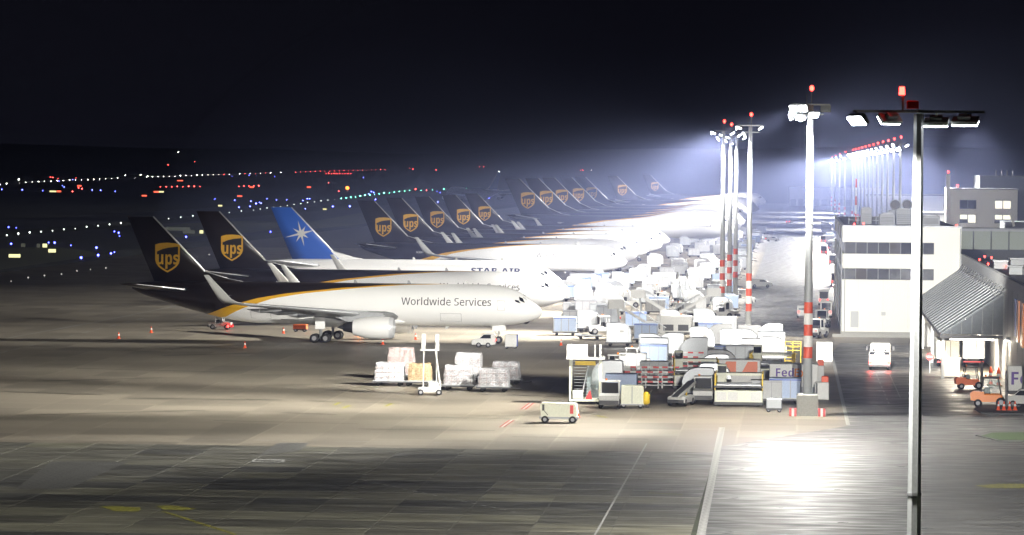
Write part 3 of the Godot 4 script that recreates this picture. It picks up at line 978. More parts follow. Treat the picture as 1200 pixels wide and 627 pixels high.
func wheel(parent: Node3D, at: Vector3, r: float, w: float, rim := true) -> void:
	var k := "tyre%.2f_%.2f" % [r, w]
	if not shared.has(k):
		shared[k] = MB.new(true).tube(Vector3(0, 0, -w * 0.36), Vector3(0, 0, w * 0.36), r, r, 14).smooth(true).tube(Vector3(0, 0, w * 0.34), Vector3(0, 0, w * 0.5), r * 0.99, r * 0.86, 14).tube(Vector3(0, 0, -w * 0.5), Vector3(0, 0, -w * 0.34), r * 0.86, r * 0.99, 14).done()
		shared[k + "rim"] = MB.new().tube(Vector3(0, 0, -w * 0.52), Vector3(0, 0, w * 0.52), r * 0.52, r * 0.52, 10).done()
	var o := part(parent, "wheel", shared[k], mats["rubber"])
	o.position = at
	if rim:
		part(o, "rim", shared[k + "rim"], mats["rim"])

func shield(parent: Node3D, at: Vector3, w: float, side: int) -> void:
	var h := w * 1.19
	var outer := PackedVector2Array()
	var pts := [[-0.5, 0.43], [-0.3, 0.485], [0.0, 0.5], [0.3, 0.485], [0.5, 0.43], [0.5, -0.08], [0.46, -0.2], [0.36, -0.31], [0.2, -0.41], [0.0, -0.5], [-0.2, -0.41], [-0.36, -0.31], [-0.46, -0.2], [-0.5, -0.08]]
	for p in pts:
		outer.append(Vector2(p[0] * w, p[1] * h))
	var inner := PackedVector2Array()
	for p in [[-0.43, 0.20], [-0.2, 0.285], [0.05, 0.335], [0.43, 0.37], [0.43, -0.08], [0.395, -0.18], [0.31, -0.27], [0.17, -0.36], [0.0, -0.44], [-0.17, -0.36], [-0.31, -0.27], [-0.395, -0.18], [-0.43, -0.08]]:
		inner.append(Vector2(p[0] * w, p[1] * h))
	var k := "shield%.2f" % w
	if not shared.has(k):
		shared[k] = MB.new().prism(outer, 0.0, 0.03).done()
		shared[k + "in"] = MB.new().prism(inner, 0.02, 0.045).done()
		shared[k + "txt"] = lettering("ups", w * 0.60, true, 0.03)
	var o := part(parent, "emblem", shared[k], mats["gold_paint"])
	o.position = at
	o.rotation.y = 0.0 if side > 0 else PI
	part(o, "emblem_field", shared[k + "in"], mats["brown_paint"])
	var t := part(o, "emblem_lettering", shared[k + "txt"], mats["gold_paint"])
	t.position = Vector3(0, -w * 0.03, 0.05)
	t.scale = Vector3(0.95, 1.18, 1.0)

func jet(spec: Dictionary) -> Node3D:
	var big: bool = spec.big
	var star: bool = spec.star
	var cut: float = spec.cut          # metres of straight body left out
	var k: float = 69.0 / 53.67 if big else 1.0
	var hull: Array = []
	for q in (HULL_BIG if big else HULL_TWIN):
		hull.append([q[0] - (cut if q[0] > 15.0 else 0.0), q[1], q[2], q[3]])
	var slen: float = hull[-1][0]
	var o := thing(spec.called, spec.label, "cargo jet", spec.at, spec.turn, spec.group)
	var st := []
	for q in [0.0, 0.02, 0.06, 0.12, 0.25, 0.4, 0.65, 1.0, 1.4, 1.8, 2.25, 2.7, 3.2, 3.7, 4.3, 5.0, 5.7, 6.5, 8.0, 10.0, 12.0, 14.0]:
		st.append(q * k)
	var s := 15.0 * k
	while s < slen - 0.3:
		st.append(s)
		s += 0.9 * k
	st.append(slen)
	var edge := func(x: float) -> float: return acos(clampf(lin_at(DARK_EDGE, x / k), -1.0, 1.0))
	var edge_g := func(x: float) -> float: return acos(clampf(lin_at(DARK_EDGE, x / k + 2.1), -1.0, 1.0)) if x / k > 13.0 else 0.0
	var zero := func(_x: float) -> float: return 0.0
	var full := func(_x: float) -> float: return PI
	var key := "hull%s%s" % [big, star]
	if not shared.has(key):
		if star:
			shared[key] = hull_zone(hull, st, zero, full, 20)
		else:
			shared[key] = hull_zone(hull, st, edge_g, full, 16)
			shared[key + "dark"] = hull_zone(hull, st, zero, edge, 14)
			shared[key + "gold"] = hull_zone(hull, st, edge, edge_g, 2)
	part(o, "fuselage", shared[key], mats["white_paint"])
	if not star:
		part(o, "tail_section", shared[key + "dark"], mats["brown_paint"])
		part(o, "livery_stripe", shared[key + "gold"], mats["gold_paint"])
	# cockpit glass
	var ck := "cockpit%s" % big
	if not shared.has(ck):
		var b := MB.new()
		for side in [1, -1]:
			for q in [[1.78, 2.35, 0.10, 0.62], [2.0, 2.75, 0.70, 1.02], [2.5, 3.25, 1.04, 1.2]]:
				var s0: float = q[0] * (1.35 if big else 1.0)
				var s1: float = q[1] * (1.35 if big else 1.0)
				var a0: float = q[2]
				var a1: float = q[3]
				var c := [hull_point(hull, s0 + 0.1, a1, 0.02), hull_point(hull, s1, a1 - 0.02, 0.02), hull_point(hull, s1 + 0.12, a0 + 0.03, 0.02), hull_point(hull, s0 + 0.38, a0, 0.02)]
				if side < 0:
					for i in 4:
						c[i].z = -c[i].z
					b.quad(c[0], c[1], c[2], c[3])
				else:
					b.quad(c[3], c[2], c[1], c[0])
		shared[ck] = b.done()
	part(o, "cockpit_glass", shared[ck], mats["window_dark"])
	# door outlines, belly marks and aerials
	if not big:
		var dk := "outline%s" % star
		if not shared.has(dk):
			var list := []
			for q in [[4.6, 5.5, 1.25, 1.75], [10.2, 12.9, 1.95, 2.4], [35.0, 37.6, 1.98, 2.4], [7.3, 7.9, 1.3, 1.55]]:
				for side in [1, -1]:
					var sh := cut if q[0] > 15.0 else 0.0
					var c := []
					for u in [[q[0], q[2]], [q[1], q[2]], [q[1], (q[2] + q[3]) * 0.5], [q[1], q[3]], [q[0], q[3]], [q[0], (q[2] + q[3]) * 0.5]]:
						var p := hull_point(hull, u[0] - sh, u[1], 0.0)
						p.z *= side
						c.append(p)
					var b2 := MB.new()
					for i in 6:
						b2.tube(c[i], c[(i + 1) % 6], 0.022, 0.022, 4)
					list.append(b2.done())
			shared[dk] = list
			shared["aerial"] = MB.new().prism(PackedVector2Array([Vector2(0, 0), Vector2(-0.55, 0), Vector2(-0.5, 0.42), Vector2(-0.3, 0.45)]), -0.03, 0.03).done()
		for m in shared[dk]:
			part(o, "door_outline", m, mats["seam"])
		for q in [[9.5, 1], [17.0, 1], [24.0, 1], [12.0, -1], [16.0, -1]]:
			var ar := part(o, "aerial", shared["aerial"], mats["cart_white"] if star or q[0] < 14 else mats["wing_grey"])
			ar.position = hull_point(hull, q[0], 0.0 if q[1] > 0 else PI, -0.03)
			ar.scale.y = q[1]
	# wings
	var hs := k
	var wk := "wing%s%s" % [big, cut]
	var wl := 18.0 * k - cut * 0.5
	for side in [1, -1]:
		var mir: bool = side < 0
		var kk := wk + str(side)
		if not shared.has(kk):
			var span_k := 1.25 if big else 1.0
			var up := Vector3(0, 1, -0.1).normalized()
			var yl := 3.35 if not big else 4.0
			shared[kk] = foil([[Vector3(-wl, yl, 1.6), Vector3(-wl - 11.2 * k, yl - 0.25, 1.6), 1.35 * k, up], [Vector3(-wl - 4.3 * k, yl + 0.55, 7.9 * span_k), Vector3(-wl - 11.3 * k, yl + 0.4, 7.9 * span_k), 0.85 * k, up], [Vector3(-wl - 10.6 * k, yl + 1.45, 16.0 * span_k), Vector3(-wl - 14.9 * k, yl + 1.4, 16.0 * span_k), 0.48 * k, up], [Vector3(-wl - 16.3 * k, yl + 2.25, 23.6 * span_k), Vector3(-wl - 18.7 * k, yl + 2.25, 23.6 * span_k), 0.25, up]], mir)
			var tipn := Vector3(0, 0.3, -0.95)
			shared[kk + "let"] = foil([[Vector3(-wl - 16.3 * k, yl + 2.25, 23.55 * span_k), Vector3(-wl - 18.7 * k, yl + 2.25, 23.55 * span_k), 0.24, up], [Vector3(-wl - 16.9 * k, yl + 2.4, 24.2 * span_k), Vector3(-wl - 18.95 * k, yl + 2.4, 24.2 * span_k), 0.2, Vector3(0, 0.85, -0.5).normalized()], [Vector3(-wl - 17.6 * k, yl + 2.85, 24.7 * span_k), Vector3(-wl - 19.3 * k, yl + 2.85, 24.7 * span_k), 0.17, tipn.normalized()], [Vector3(-wl - 20.3 * k, yl + 5.75, 25.35 * span_k), Vector3(-wl - 20.95 * k, yl + 5.75, 25.35 * span_k), 0.08, tipn.normalized()]], mir)
			for z in [6.2, 11.5, 16.5]:
				var fb := MB.new(true)
				var f0: float = z / 23.6
				var xx: float = -wl - lerpf(11.0, 17.5, f0) * k
				var y0: float = yl + 2.25 * f0 - 0.35
				fb.tube(Vector3(xx + 2.6, y0, side * z * span_k), Vector3(xx, y0 - 0.12, side * z * span_k), 0.14, 0.3, 8)
				fb.tube(Vector3(xx, y0 - 0.12, side * z * span_k), Vector3(xx - 1.7, y0 + 0.02, side * z * span_k), 0.3, 0.05, 8)
				shared[kk + "fair%d" % int(z)] = fb.done()
			shared[kk + "lead"] = lead_strip(Vector3(-wl - 4.3 * k, yl + 0.55, side * 7.9 * span_k), Vector3(-wl - 16.3 * k, yl + 2.25, side * 23.6 * span_k), 0.1, 0.05)
		var w := part(o, "wing", shared[kk], mats["wing_grey"])
		part(w, "leading_edge", shared[kk + "lead"], mats["bare_metal"])
		for z in [6, 11, 16]:
			part(w, "flap_fairing", shared[kk + "fair%d" % z], mats["wing_grey"])
		if not big and not star:
			part(o, "winglet", shared[kk + "let"], mats["cart_white"])
		# engines
		for ez in ([11.6, 21.0] if big else [7.9]):
			var en := Node3D.new()
			en.name = "engine"
			o.add_child(en, true)
			var ex: float = -wl - (0.0 if ez < 12.0 else 7.2) * (1.0 if not big else 1.25) + (0.6 if big else 0.0)
			en.position = Vector3(ex, 2.15 if not big else (2.3 if ez < 15 else 3.0), side * ez)
			if not shared.has("nacelle"):
				var rings := []
				for q in [[0.0, 1.18], [-0.12, 1.3], [-0.5, 1.4], [-1.6, 1.46], [-3.2, 1.42], [-4.6, 1.16], [-5.2, 1.0]]:
					var ring := []
					for i in 24:
						var g := TAU * i / 24.0
						ring.append(Vector3(q[0], q[1] * cos(g), -q[1] * sin(g)))
					rings.append(ring)
				var nb := MB.new(true)
				nb.loft(rings.slice(2), false)
				shared["nacelle"] = nb.done()
				var lip := MB.new(true)
				lip.loft(rings.slice(0, 3), false)
				var inner := []
				for q in [[-1.1, 1.12], [0.0, 1.18]]:
					var ring := []
					for i in 24:
						var g := TAU * i / 24.0
						ring.append(Vector3(q[0], q[1] * cos(g), q[1] * sin(g)))
					inner.append(ring)
				lip.loft(inner, false)
				shared["nacelle_lip"] = lip.done()
				shared["nacelle_fan"] = MB.new().tube(Vector3(-1.15, 0, 0), Vector3(-1.05, 0, 0), 1.13, 1.13, 24).tube(Vector3(-1.1, 0, 0), Vector3(-0.5, 0, 0), 0.42, 0.03, 14).done()
				shared["nacelle_core"] = MB.new(true).tube(Vector3(-6.5, 0, 0), Vector3(-4.0, 0, 0), 0.48, 1.0, 18).tube(Vector3(-7.3, 0, 0), Vector3(-6.4, 0, 0), 0.05, 0.36, 12).done()
				shared["nacelle_pylon"] = MB.new().prism(PackedVector2Array([Vector2(-0.9, 1.3), Vector2(-1.6, 1.85), Vector2(-8.0, 2.2), Vector2(-8.0, 1.5), Vector2(-6.0, 0.7), Vector2(-4.6, 0.9)]), -0.2, 0.2).done()
			part(en, "nacelle", shared["nacelle"], mats["white_paint"])
			part(en, "intake_lip", shared["nacelle_lip"], mats["bare_metal"])
			part(en, "fan", shared["nacelle_fan"], mats["dark_metal"])
			part(en, "core_nozzle", shared["nacelle_core"], mats["dark_metal"])
			part(en, "pylon", shared["nacelle_pylon"], mats["wing_grey"])
	# fin
	var fk := "fin%s%s" % [big, cut]
	var e := slen - 53.67 * k
	var ry := 7.0 if not big else 8.6
	var ty := 15.85 if not big else 19.4
	var fle := Vector3(-42.4 * k - e, ry, 0)
	var tle := Vector3(-51.0 * k - e, ty, 0)
	if not shared.has(fk):
		shared[fk] = foil([[fle, Vector3(-50.6 * k - e, ry, 0), 0.75 * k, Vector3(0, 0, -1)], [tle, Vector3(-54.4 * k - e, ty, 0), 0.34 * k, Vector3(0, 0, -1)]])
		var d0 := Vector3(-38.6 * k - e, curve_at(hull, 38.6 * k + e, 1) + curve_at(hull, 38.6 * k + e, 2) - 0.1, 0)
		shared[fk + "dorsal"] = foil([[d0, Vector3(-46.0 * k - e, d0.y - 0.6, 0), 0.12, Vector3(0, 0, -1)], [d0 + Vector3(-2.4 * k, 0.45, 0), Vector3(-47.0 * k - e, d0.y + 0.4, 0), 0.3, Vector3(0, 0, -1)], [fle.lerp(tle, 0.2), Vector3(-47.0 * k - e, ry + 2.0, 0), 0.42 * k, Vector3(0, 0, -1)]])
		shared[fk + "lead"] = MB.new(true).tube(fle.lerp(tle, 0.2), tle, 0.14 * k, 0.1 * k, 8).tube(d0 + Vector3(-2.4 * k, 0.47, 0), fle.lerp(tle, 0.2), 0.05, 0.1 * k, 8).tube(d0, d0 + Vector3(-2.4 * k, 0.47, 0), 0.03, 0.05, 8).done()
	var fin_m: Material = mats["blue_paint"] if star else mats["brown_paint"]
	var fin := part(o, "fin", shared[fk], fin_m)
	part(fin, "dorsal_fillet", shared[fk + "dorsal"], mats["white_paint"] if star else mats["brown_paint"])
	part(fin, "leading_edge", shared[fk + "lead"], mats["bare_metal"])
	if star:
		for side in [1, -1]:
			var sp := PackedVector2Array()
			var lens := [2.5, 0.55, 1.5, 0.5, 2.3, 0.5, 1.7, 0.5, 2.9, 0.5, 1.7, 0.5, 2.3, 0.5, 1.5, 0.55]
			for i in 16:
				var g := TAU * i / 16.0 + 0.25
				sp.append(Vector2(cos(g), sin(g)) * lens[i] * 0.95)
			var sm := part(fin, "star_emblem", MB.new().prism(sp, 0.0, 0.03).done(), mats["cart_white"])
			sm.position = Vector3(-49.3 - e, ry + 4.6, side * 0.32)
	else:
		for side in [1, -1]:
			shield(fin, Vector3(-49.0 * k - e, ry + 3.55 * (ty - ry) / 8.85, side * 0.3 * k), 3.25 * k, side)
	# tailplane
	var tk := "tailplane%s%s" % [big, cut]
	for side in [1, -1]:
		var kk := tk + str(side)
		var ty0 := 6.35 if not big else 7.4
		if not shared.has(kk):
			shared[kk] = foil([[Vector3(-45.2 * k - e, ty0, 0.6), Vector3(-51.6 * k - e, ty0, 0.6), 0.6 * k, Vector3.UP], [Vector3(-51.0 * k - e, ty0 + 1.0 * k, 9.3 * k), Vector3(-53.4 * k - e, ty0 + 1.0 * k, 9.3 * k), 0.2 * k, Vector3.UP]], side < 0)
			shared[kk + "lead"] = lead_strip(Vector3(-46.2 * k - e, ty0 + 0.12, side * 2.1), Vector3(-51.0 * k - e, ty0 + 1.0 * k, side * 9.3 * k), 0.09 * k, 0.05 * k)
		var tp := part(o, "tailplane", shared[kk], mats["wing_grey"] if star else mats["brown_paint"])
		part(tp, "leading_edge", shared[kk + "lead"], mats["bare_metal"])
	# landing gear
	if not shared.has("gear_nose"):
		shared["gear_nose"] = MB.new().tube(Vector3(0, 0.3, 0), Vector3(0.0, 2.6, 0), 0.12, 0.15, 10).tube(Vector3(0, 0.48, -0.45), Vector3(0, 0.48, 0.45), 0.08, 0.08, 8).tube(Vector3(0, 0.9, 0), Vector3(-1.3, 2.5, 0), 0.07, 0.07, 8).done()
		shared["gear_nose_door"] = MB.new().box(Vector3(0, 2.0, 0.55), Vector3(1.6, 0.8, 0.04)).done()
		shared["gear_main"] = MB.new().tube(Vector3(0, 0.5, 0), Vector3(0, 3.6, -0.2), 0.19, 0.24, 12).tube(Vector3(-0.85, 0.58, 0), Vector3(0.85, 0.58, 0), 0.13, 0.13, 8).tube(Vector3(0, 1.3, 0), Vector3(0.2, 3.2, -2.0), 0.1, 0.1, 8).done()
		shared["gear_main_door"] = MB.new().box(Vector3(0, 2.5, 0.42), Vector3(1.3, 1.5, 0.05)).done()
	var ng := Node3D.new()
	ng.name = "nose_gear"
	o.add_child(ng)
	ng.position = Vector3(-5.6 * k, 0, 0)
	part(ng, "strut", shared["gear_nose"], mats["cart_white"])
	part(ng, "gear_door", shared["gear_nose_door"], mats["white_paint"])
	part(ng, "gear_door", shared["gear_nose_door"], mats["white_paint"]).position.z = -1.1
	for z in [-0.32, 0.32]:
		wheel_flat(ng, Vector3(0, 0.47, z), 0.47, 0.3)
	for side in [1, -1]:
		for g in ([[28.2, 5.5], [31.5, 1.9]] if big else [[28.0, 4.65]]):
			var mg := Node3D.new()
			mg.name = "main_gear"
			o.add_child(mg, true)
			mg.position = Vector3(-g[0] * (1.12 if big else 1.0) + cut * 0.55, 0, side * g[1])
			var sp := part(mg, "strut", shared["gear_main"], mats["plant_grey"])
			sp.scale.z = side
			var gd := part(mg, "gear_door", shared["gear_main_door"], mats["white_paint"])
			gd.scale.z = side
			for x in [-0.72, 0.72]:
				for z in [-0.57, 0.57]:
					wheel_flat(mg, Vector3(x, 0.58, z), 0.58, 0.42)
	# lettering
	for side in [1, -1]:
		var words := "STAR AIR" if star else "Worldwide Services"
		var lk := "words" + words + str(big)
		if not shared.has(lk):
			shared[lk] = lettering(words, 1.34 * (1.35 if big else 1.0) if not star else 1.5, star, 0.03)
		var t := part(o, "lettering", shared[lk], mats["letter_navy"] if star else mats["letter_dark"])
		var sx := 12.1 * k if not star else 10.6
		t.position = Vector3(-sx, 5.35 if not big else 6.2, side * (hull[9][3] * 0.985 if not big else 3.14))
		if star:
			t.position.y = 5.9
			t.position.z = side * 2.32
			t.rotation.x = -0.28 * side
			t.scale = Vector3(1.28, 0.86, 1.0)
		else:
			t.rotation.x = -0.17 * side
			t.position.z += -0.02 * side
		if side < 0:
			t.rotation.y = PI
			t.rotation.x = -t.rotation.x
		var reg := "OY-SRL" if star else "N336UP"
		if not shared.has(reg):
			shared[reg] = lettering(reg, 0.55, true, 0.02)
		var rg := part(o, "registration", shared[reg], mats["letter_navy"] if star else mats["cart_white"])
		var rs := 41.0 * k - (cut if star else 0.0)
		var rp := hull_point(hull, rs, 1.35, 0.02)
		rg.position = Vector3(rp.x, rp.y, rp.z * side)
		rg.rotation.y = (0.0 if side > 0 else PI) + side * 0.06
	# belly fairing under the wing root
	var bk := "belly%s%s" % [big, cut]
	if not shared.has(bk):
		var rings := []
		for q in [[wl - 1.0, 0.15], [wl + 1.0, 0.7], [wl + 4.0, 1.0], [wl + 10.0, 1.0], [wl + 13.0, 0.6], [wl + 14.5, 0.12]]:
			var ring := []
			for i in 16:
				var g := TAU * i / 16.0
				ring.append(Vector3(-q[0], (2.75 if not big else 2.6) + 0.95 * q[1] * cos(g), (2.6 if not big else 3.3) * (0.4 + 0.6 * q[1]) * sin(g)))
			ring.reverse()
			rings.append(ring)
		shared[bk] = MB.new(true).loft(rings).done()
	part(o, "belly_fairing", shared[bk], mats["white_paint"])
	return o

func wheel_flat(parent: Node3D, at: Vector3, r: float, w: float) -> void:
	wheel(parent, at, r, w, true)

func build_jets() -> void:
	var g1 := "brown-tailed twin-engined cargo jets"
	var turn := -0.043
	var near := ["white and brown cargo jet with gold stripe, parked beside the wrapped pallets", "white and brown cargo jet parked between the pallet-side jet and the blue-tailed jet"]
	var ns := [[635.5, 366.3], [662.0, 347.4]]
	for k in 2:
		var p := gp(ns[k][0], ns[k][1], 4.05)
		jet({"called": "cargo_jet", "label": near[k], "big": false, "star": false, "cut": 0.0, "at": Vector3(p.x, 0.01, p.z), "turn": turn, "group": g1})
	var p3 := gp(659.0, 331.6, 4.05)
	jet({"called": "cargo_jet", "label": "white cargo jet with blue tail and white star emblem", "big": false, "star": true, "cut": 6.4, "at": Vector3(p3.x, 0.01, p3.z), "turn": turn, "group": ""})
	var row := [[735, 307.5], [746, 299.5], [760, 293.0], [776, 287.5], [785, 281.5]]
	for k in 5:
		var p := gp(row[k][0], row[k][1], 4.05)
		jet({"called": "cargo_jet", "label": "brown-tailed twin-engined cargo jet, %s beyond the blue-tailed jet" % ["first", "second", "third", "fourth", "fifth"][k], "big": false, "star": false, "cut": 0.0, "at": Vector3(p.x, 0.01, p.z), "turn": turn, "group": g1})
	var far := [1085.0, 1165.0, 1242.0, 1336.0, 1422.0, 1670.0, 2050.0]
	for k in far.size():
		jet({"called": "large_cargo_jet", "label": "large four-engined brown-tailed jet, %s after the row of twin-engined jets" % ["first", "second", "third", "fourth", "fifth", "sixth", "seventh"][k], "big": true, "star": false, "cut": 0.0, "at": Vector3(-18.0, 0.01, -far[k]), "turn": -0.02, "group": "large brown-tailed jets"})
	# a plain jet facing the other way, beyond the tails
	var pj := gp(524.0, 226.5, 5.5)
	var o := jet({"called": "plain_jet", "label": "plain white jet facing the runway, its nose showing above the brown tails", "big": true, "star": true, "cut": 0.0, "at": Vector3(pj.x, 0.01, pj.z), "turn": PI - 0.95, "group": ""})
	for c in o.get_children():
		if String(c.name).begins_with("lettering") or String(c.name).begins_with("registration"):
			o.remove_child(c)
			c.free()
	for c in o.get_node("fin").get_children():
		if String(c.name).begins_with("star_emblem"):
			o.get_node("fin").remove_child(c)
			c.free()

# ---------------------------------------------------------------- ground equipment: prototypes along +x, standing on y = 0
func pt(px: float, py: float) -> Vector3:
	var p := gp(px, py)
	p.y = 0.016
	return p

func axle(o: Node3D, xs: Array, z: float, r: float, w := 0.22, rim := true) -> void:
	for x in xs:
		for side in [-1, 1]:
			wheel(o, Vector3(x, r, z * side), r, w, rim)

func bx(o: Node, called: String, a: Vector3, b: Vector3, m: String) -> MeshInstance3D:
	return part(o, called, MB.new().span(a, b).done(), mats[m])

func cb(o: Node, called: String, c: Vector3, s: Vector3, m: String, e := 0.06) -> MeshInstance3D:
	return part(o, called, MB.new().cbox(c, s, e).done(), mats[m])

func rod(o: Node, called: String, a: Vector3, b: Vector3, r: float, m: String, n := 6) -> MeshInstance3D:
	return part(o, called, MB.new().tube(a, b, r, r, n).done(), mats[m])

func make_dolly(label: String, group: String) -> Node3D:
	var o := thing("cargo_dolly", label, "dolly", Vector3.ZERO, 0.0, group)
	bx(o, "deck", Vector3(-1.65, 0.42, -1.25), Vector3(1.65, 0.54, 1.25), "frame_grey")
	bx(o, "side_rail", Vector3(-1.7, 0.36, 1.25), Vector3(1.7, 0.5, 1.32), "steel_dark")
	bx(o, "side_rail", Vector3(-1.7, 0.36, -1.32), Vector3(1.7, 0.5, -1.25), "steel_dark")
	rod(o, "drawbar", Vector3(1.6, 0.42, 0), Vector3(2.7, 0.3, 0), 0.05, "steel_dark")
	axle(o, [-1.1, 1.1], 0.95, 0.21, 0.18, false)
	return o

const DECK := 0.556

func make_contour(label: String, group: String, m := "alu", w := 3.1) -> Node3D:
	var o := thing("contoured_container", label, "container", Vector3.ZERO, 0.0, group)
	var h := w * 0.5
	var poly := PackedVector2Array([Vector2(-h, 0.06), Vector2(h, 0.06), Vector2(h, 0.95), Vector2(h - 0.06, 1.35), Vector2(h - 0.24, 1.75), Vector2(h - 0.55, 2.08), Vector2(h - 0.95, 2.3), Vector2(h - 1.4, 2.4), Vector2(-h + 0.3, 2.4), Vector2(-h, 2.3)])
	part(o, "shell", MB.new().prism(poly, -1.16, 1.16).done(), mats[m])
	bx(o, "base_plate", Vector3(-h - 0.04, 0.0, -1.2), Vector3(h + 0.04, 0.07, 1.2), "galvanised")
	for x in [-h + 0.08, -0.28, h - 0.3]:
		bx(o, "stiffener", Vector3(x - 0.035, 0.07, 1.16), Vector3(x + 0.035, 1.9, 1.2), "frame_grey")
	bx(o, "door_panel", Vector3(-h + 0.2, 0.14, 1.16), Vector3(-0.4, 2.2, 1.18), m)
	bx(o, "label_plate", Vector3(0.1, 1.2, 1.16), Vector3(0.62, 1.5, 1.185), "cart_white")
	return o

func make_box_container(label: String, group: String, m: String, w := 3.1, h := 1.9) -> Node3D:
	var o := thing("box_container", label, "container", Vector3.ZERO, 0.0, group)
	var x := w * 0.5
	cb(o, "shell", Vector3(0, h * 0.5 + 0.04, 0), Vector3(w, h, 2.2), m, 0.05)
	bx(o, "base_plate", Vector3(-x - 0.04, 0.0, -1.14), Vector3(x + 0.04, 0.05, 1.14), "galvanised")
	for k in 4:
		var xx := lerpf(-x + 0.06, x - 0.06, k / 3.0)
		bx(o, "frame_post", Vector3(xx - 0.045, 0.05, 1.1), Vector3(xx + 0.045, h - 0.03, 1.135), "frame_grey")
	bx(o, "frame_rail", Vector3(-x, h - 0.16, 1.1), Vector3(x, h - 0.06, 1.14), "cart_blue" if m == "pale_blue" else "frame_grey")
	return o

func make_tug(label: String, group: String, m: String, trim: String) -> Node3D:
	var o := thing("tow_tractor", label, "tractor", Vector3.ZERO, 0.0, group)
	part(o, "body", MB.new().prism(PackedVector2Array([Vector2(-1.5, 0.38), Vector2(1.55, 0.38), Vector2(1.6, 0.95), Vector2(0.5, 1.08), Vector2(0.42, 0.85), Vector2(-0.5, 0.8), Vector2(-0.55, 1.0), Vector2(-1.5, 0.95)]), -0.72, 0.72).done(), mats[m])
	bx(o, "bumper", Vector3(1.58, 0.3, -0.7), Vector3(1.76, 0.62, 0.7), trim)
	bx(o, "bumper", Vector3(-1.66, 0.3, -0.7), Vector3(-1.48, 0.62, 0.7), "steel_dark")
	for q in [[0.45, 0.66], [0.45, -0.66], [-0.55, 0.66], [-0.55, -0.66]]:
		rod(o, "cab_post", Vector3(q[0], 0.95, q[1]), Vector3(q[0] * 0.9, 1.9, q[1] * 0.94), 0.045, m)
	cb(o, "cab_roof", Vector3(-0.04, 1.94, 0), Vector3(1.2, 0.1, 1.42), m, 0.04)
	bx(o, "windscreen", Vector3(0.40, 1.1, -0.6), Vector3(0.42, 1.84, 0.6), "window_dark")
	cb(o, "seat", Vector3(-0.3, 1.05, 0), Vector3(0.4, 0.5, 0.9), "steel_dark", 0.05)
	axle(o, [-0.95, 1.0], 0.66, 0.36, 0.24)
	for z in [-0.5, 0.5]:
		rod(o, "headlight", Vector3(1.59, 0.8, z), Vector3(1.64, 0.8, z), 0.09, "cart_white", 8)
		rod(o, "tail_light", Vector3(-1.53, 0.78, z), Vector3(-1.49, 0.78, z), 0.07, "red_paint", 8)
	rod(o, "beacon", Vector3(-0.04, 1.98, 0.3), Vector3(-0.04, 2.13, 0.3), 0.08, "orange_paint", 8)
	return o

func make_van(called: String, label: String, category: String, m: String, l := 4.6, h := 1.9) -> Node3D:
	var o := thing(called, label, category)
	var x := l * 0.5
	part(o, "body", MB.new().prism(PackedVector2Array([Vector2(-x, 0.35), Vector2(x, 0.35), Vector2(x, 0.85), Vector2(x - 0.15, 1.0), Vector2(x - 0.85, 1.12), Vector2(x - 1.5, h - 0.06), Vector2(x - 1.75, h), Vector2(-x + 0.12, h), Vector2(-x, h - 0.2)]), -0.88, 0.88).done(), mats[m])
	for side in [-1, 1]:
		part(o, "side_window", MB.new().prism(PackedVector2Array([Vector2(x - 1.0, 1.14), Vector2(x - 1.5, h - 0.14), Vector2(x - 2.4, h - 0.14), Vector2(x - 2.4, 1.14)]), 0.885 * side - 0.01, 0.885 * side + 0.01).done(), mats["window_dark"])
	part(o, "windscreen", MB.new().box(Vector3(x - 1.16, (1.14 + h) * 0.5 - 0.02, 0), Vector3(0.02, 0.85, 1.56), Basis(Vector3.BACK, 0.70)).done(), mats["window_dark"])
	bx(o, "rear_window", Vector3(-x - 0.012, 1.15, -0.7), Vector3(-x + 0.01, h - 0.3, 0.7), "window_dark")
	axle(o, [-x + 0.85, x - 0.85], 0.78, 0.33, 0.24)
	for z in [-0.65, 0.65]:
		bx(o, "headlight", Vector3(x - 0.02, 0.7, z - 0.16), Vector3(x + 0.02, 0.86, z + 0.16), "cart_white")
		bx(o, "tail_light", Vector3(-x - 0.015, 0.75, z - 0.1), Vector3(-x + 0.01, 1.05, z + 0.1), "tail_lamp")
	bx(o, "bumper", Vector3(x - 0.03, 0.3, -0.85), Vector3(x + 0.07, 0.55, 0.85), "steel_dark")
	return o

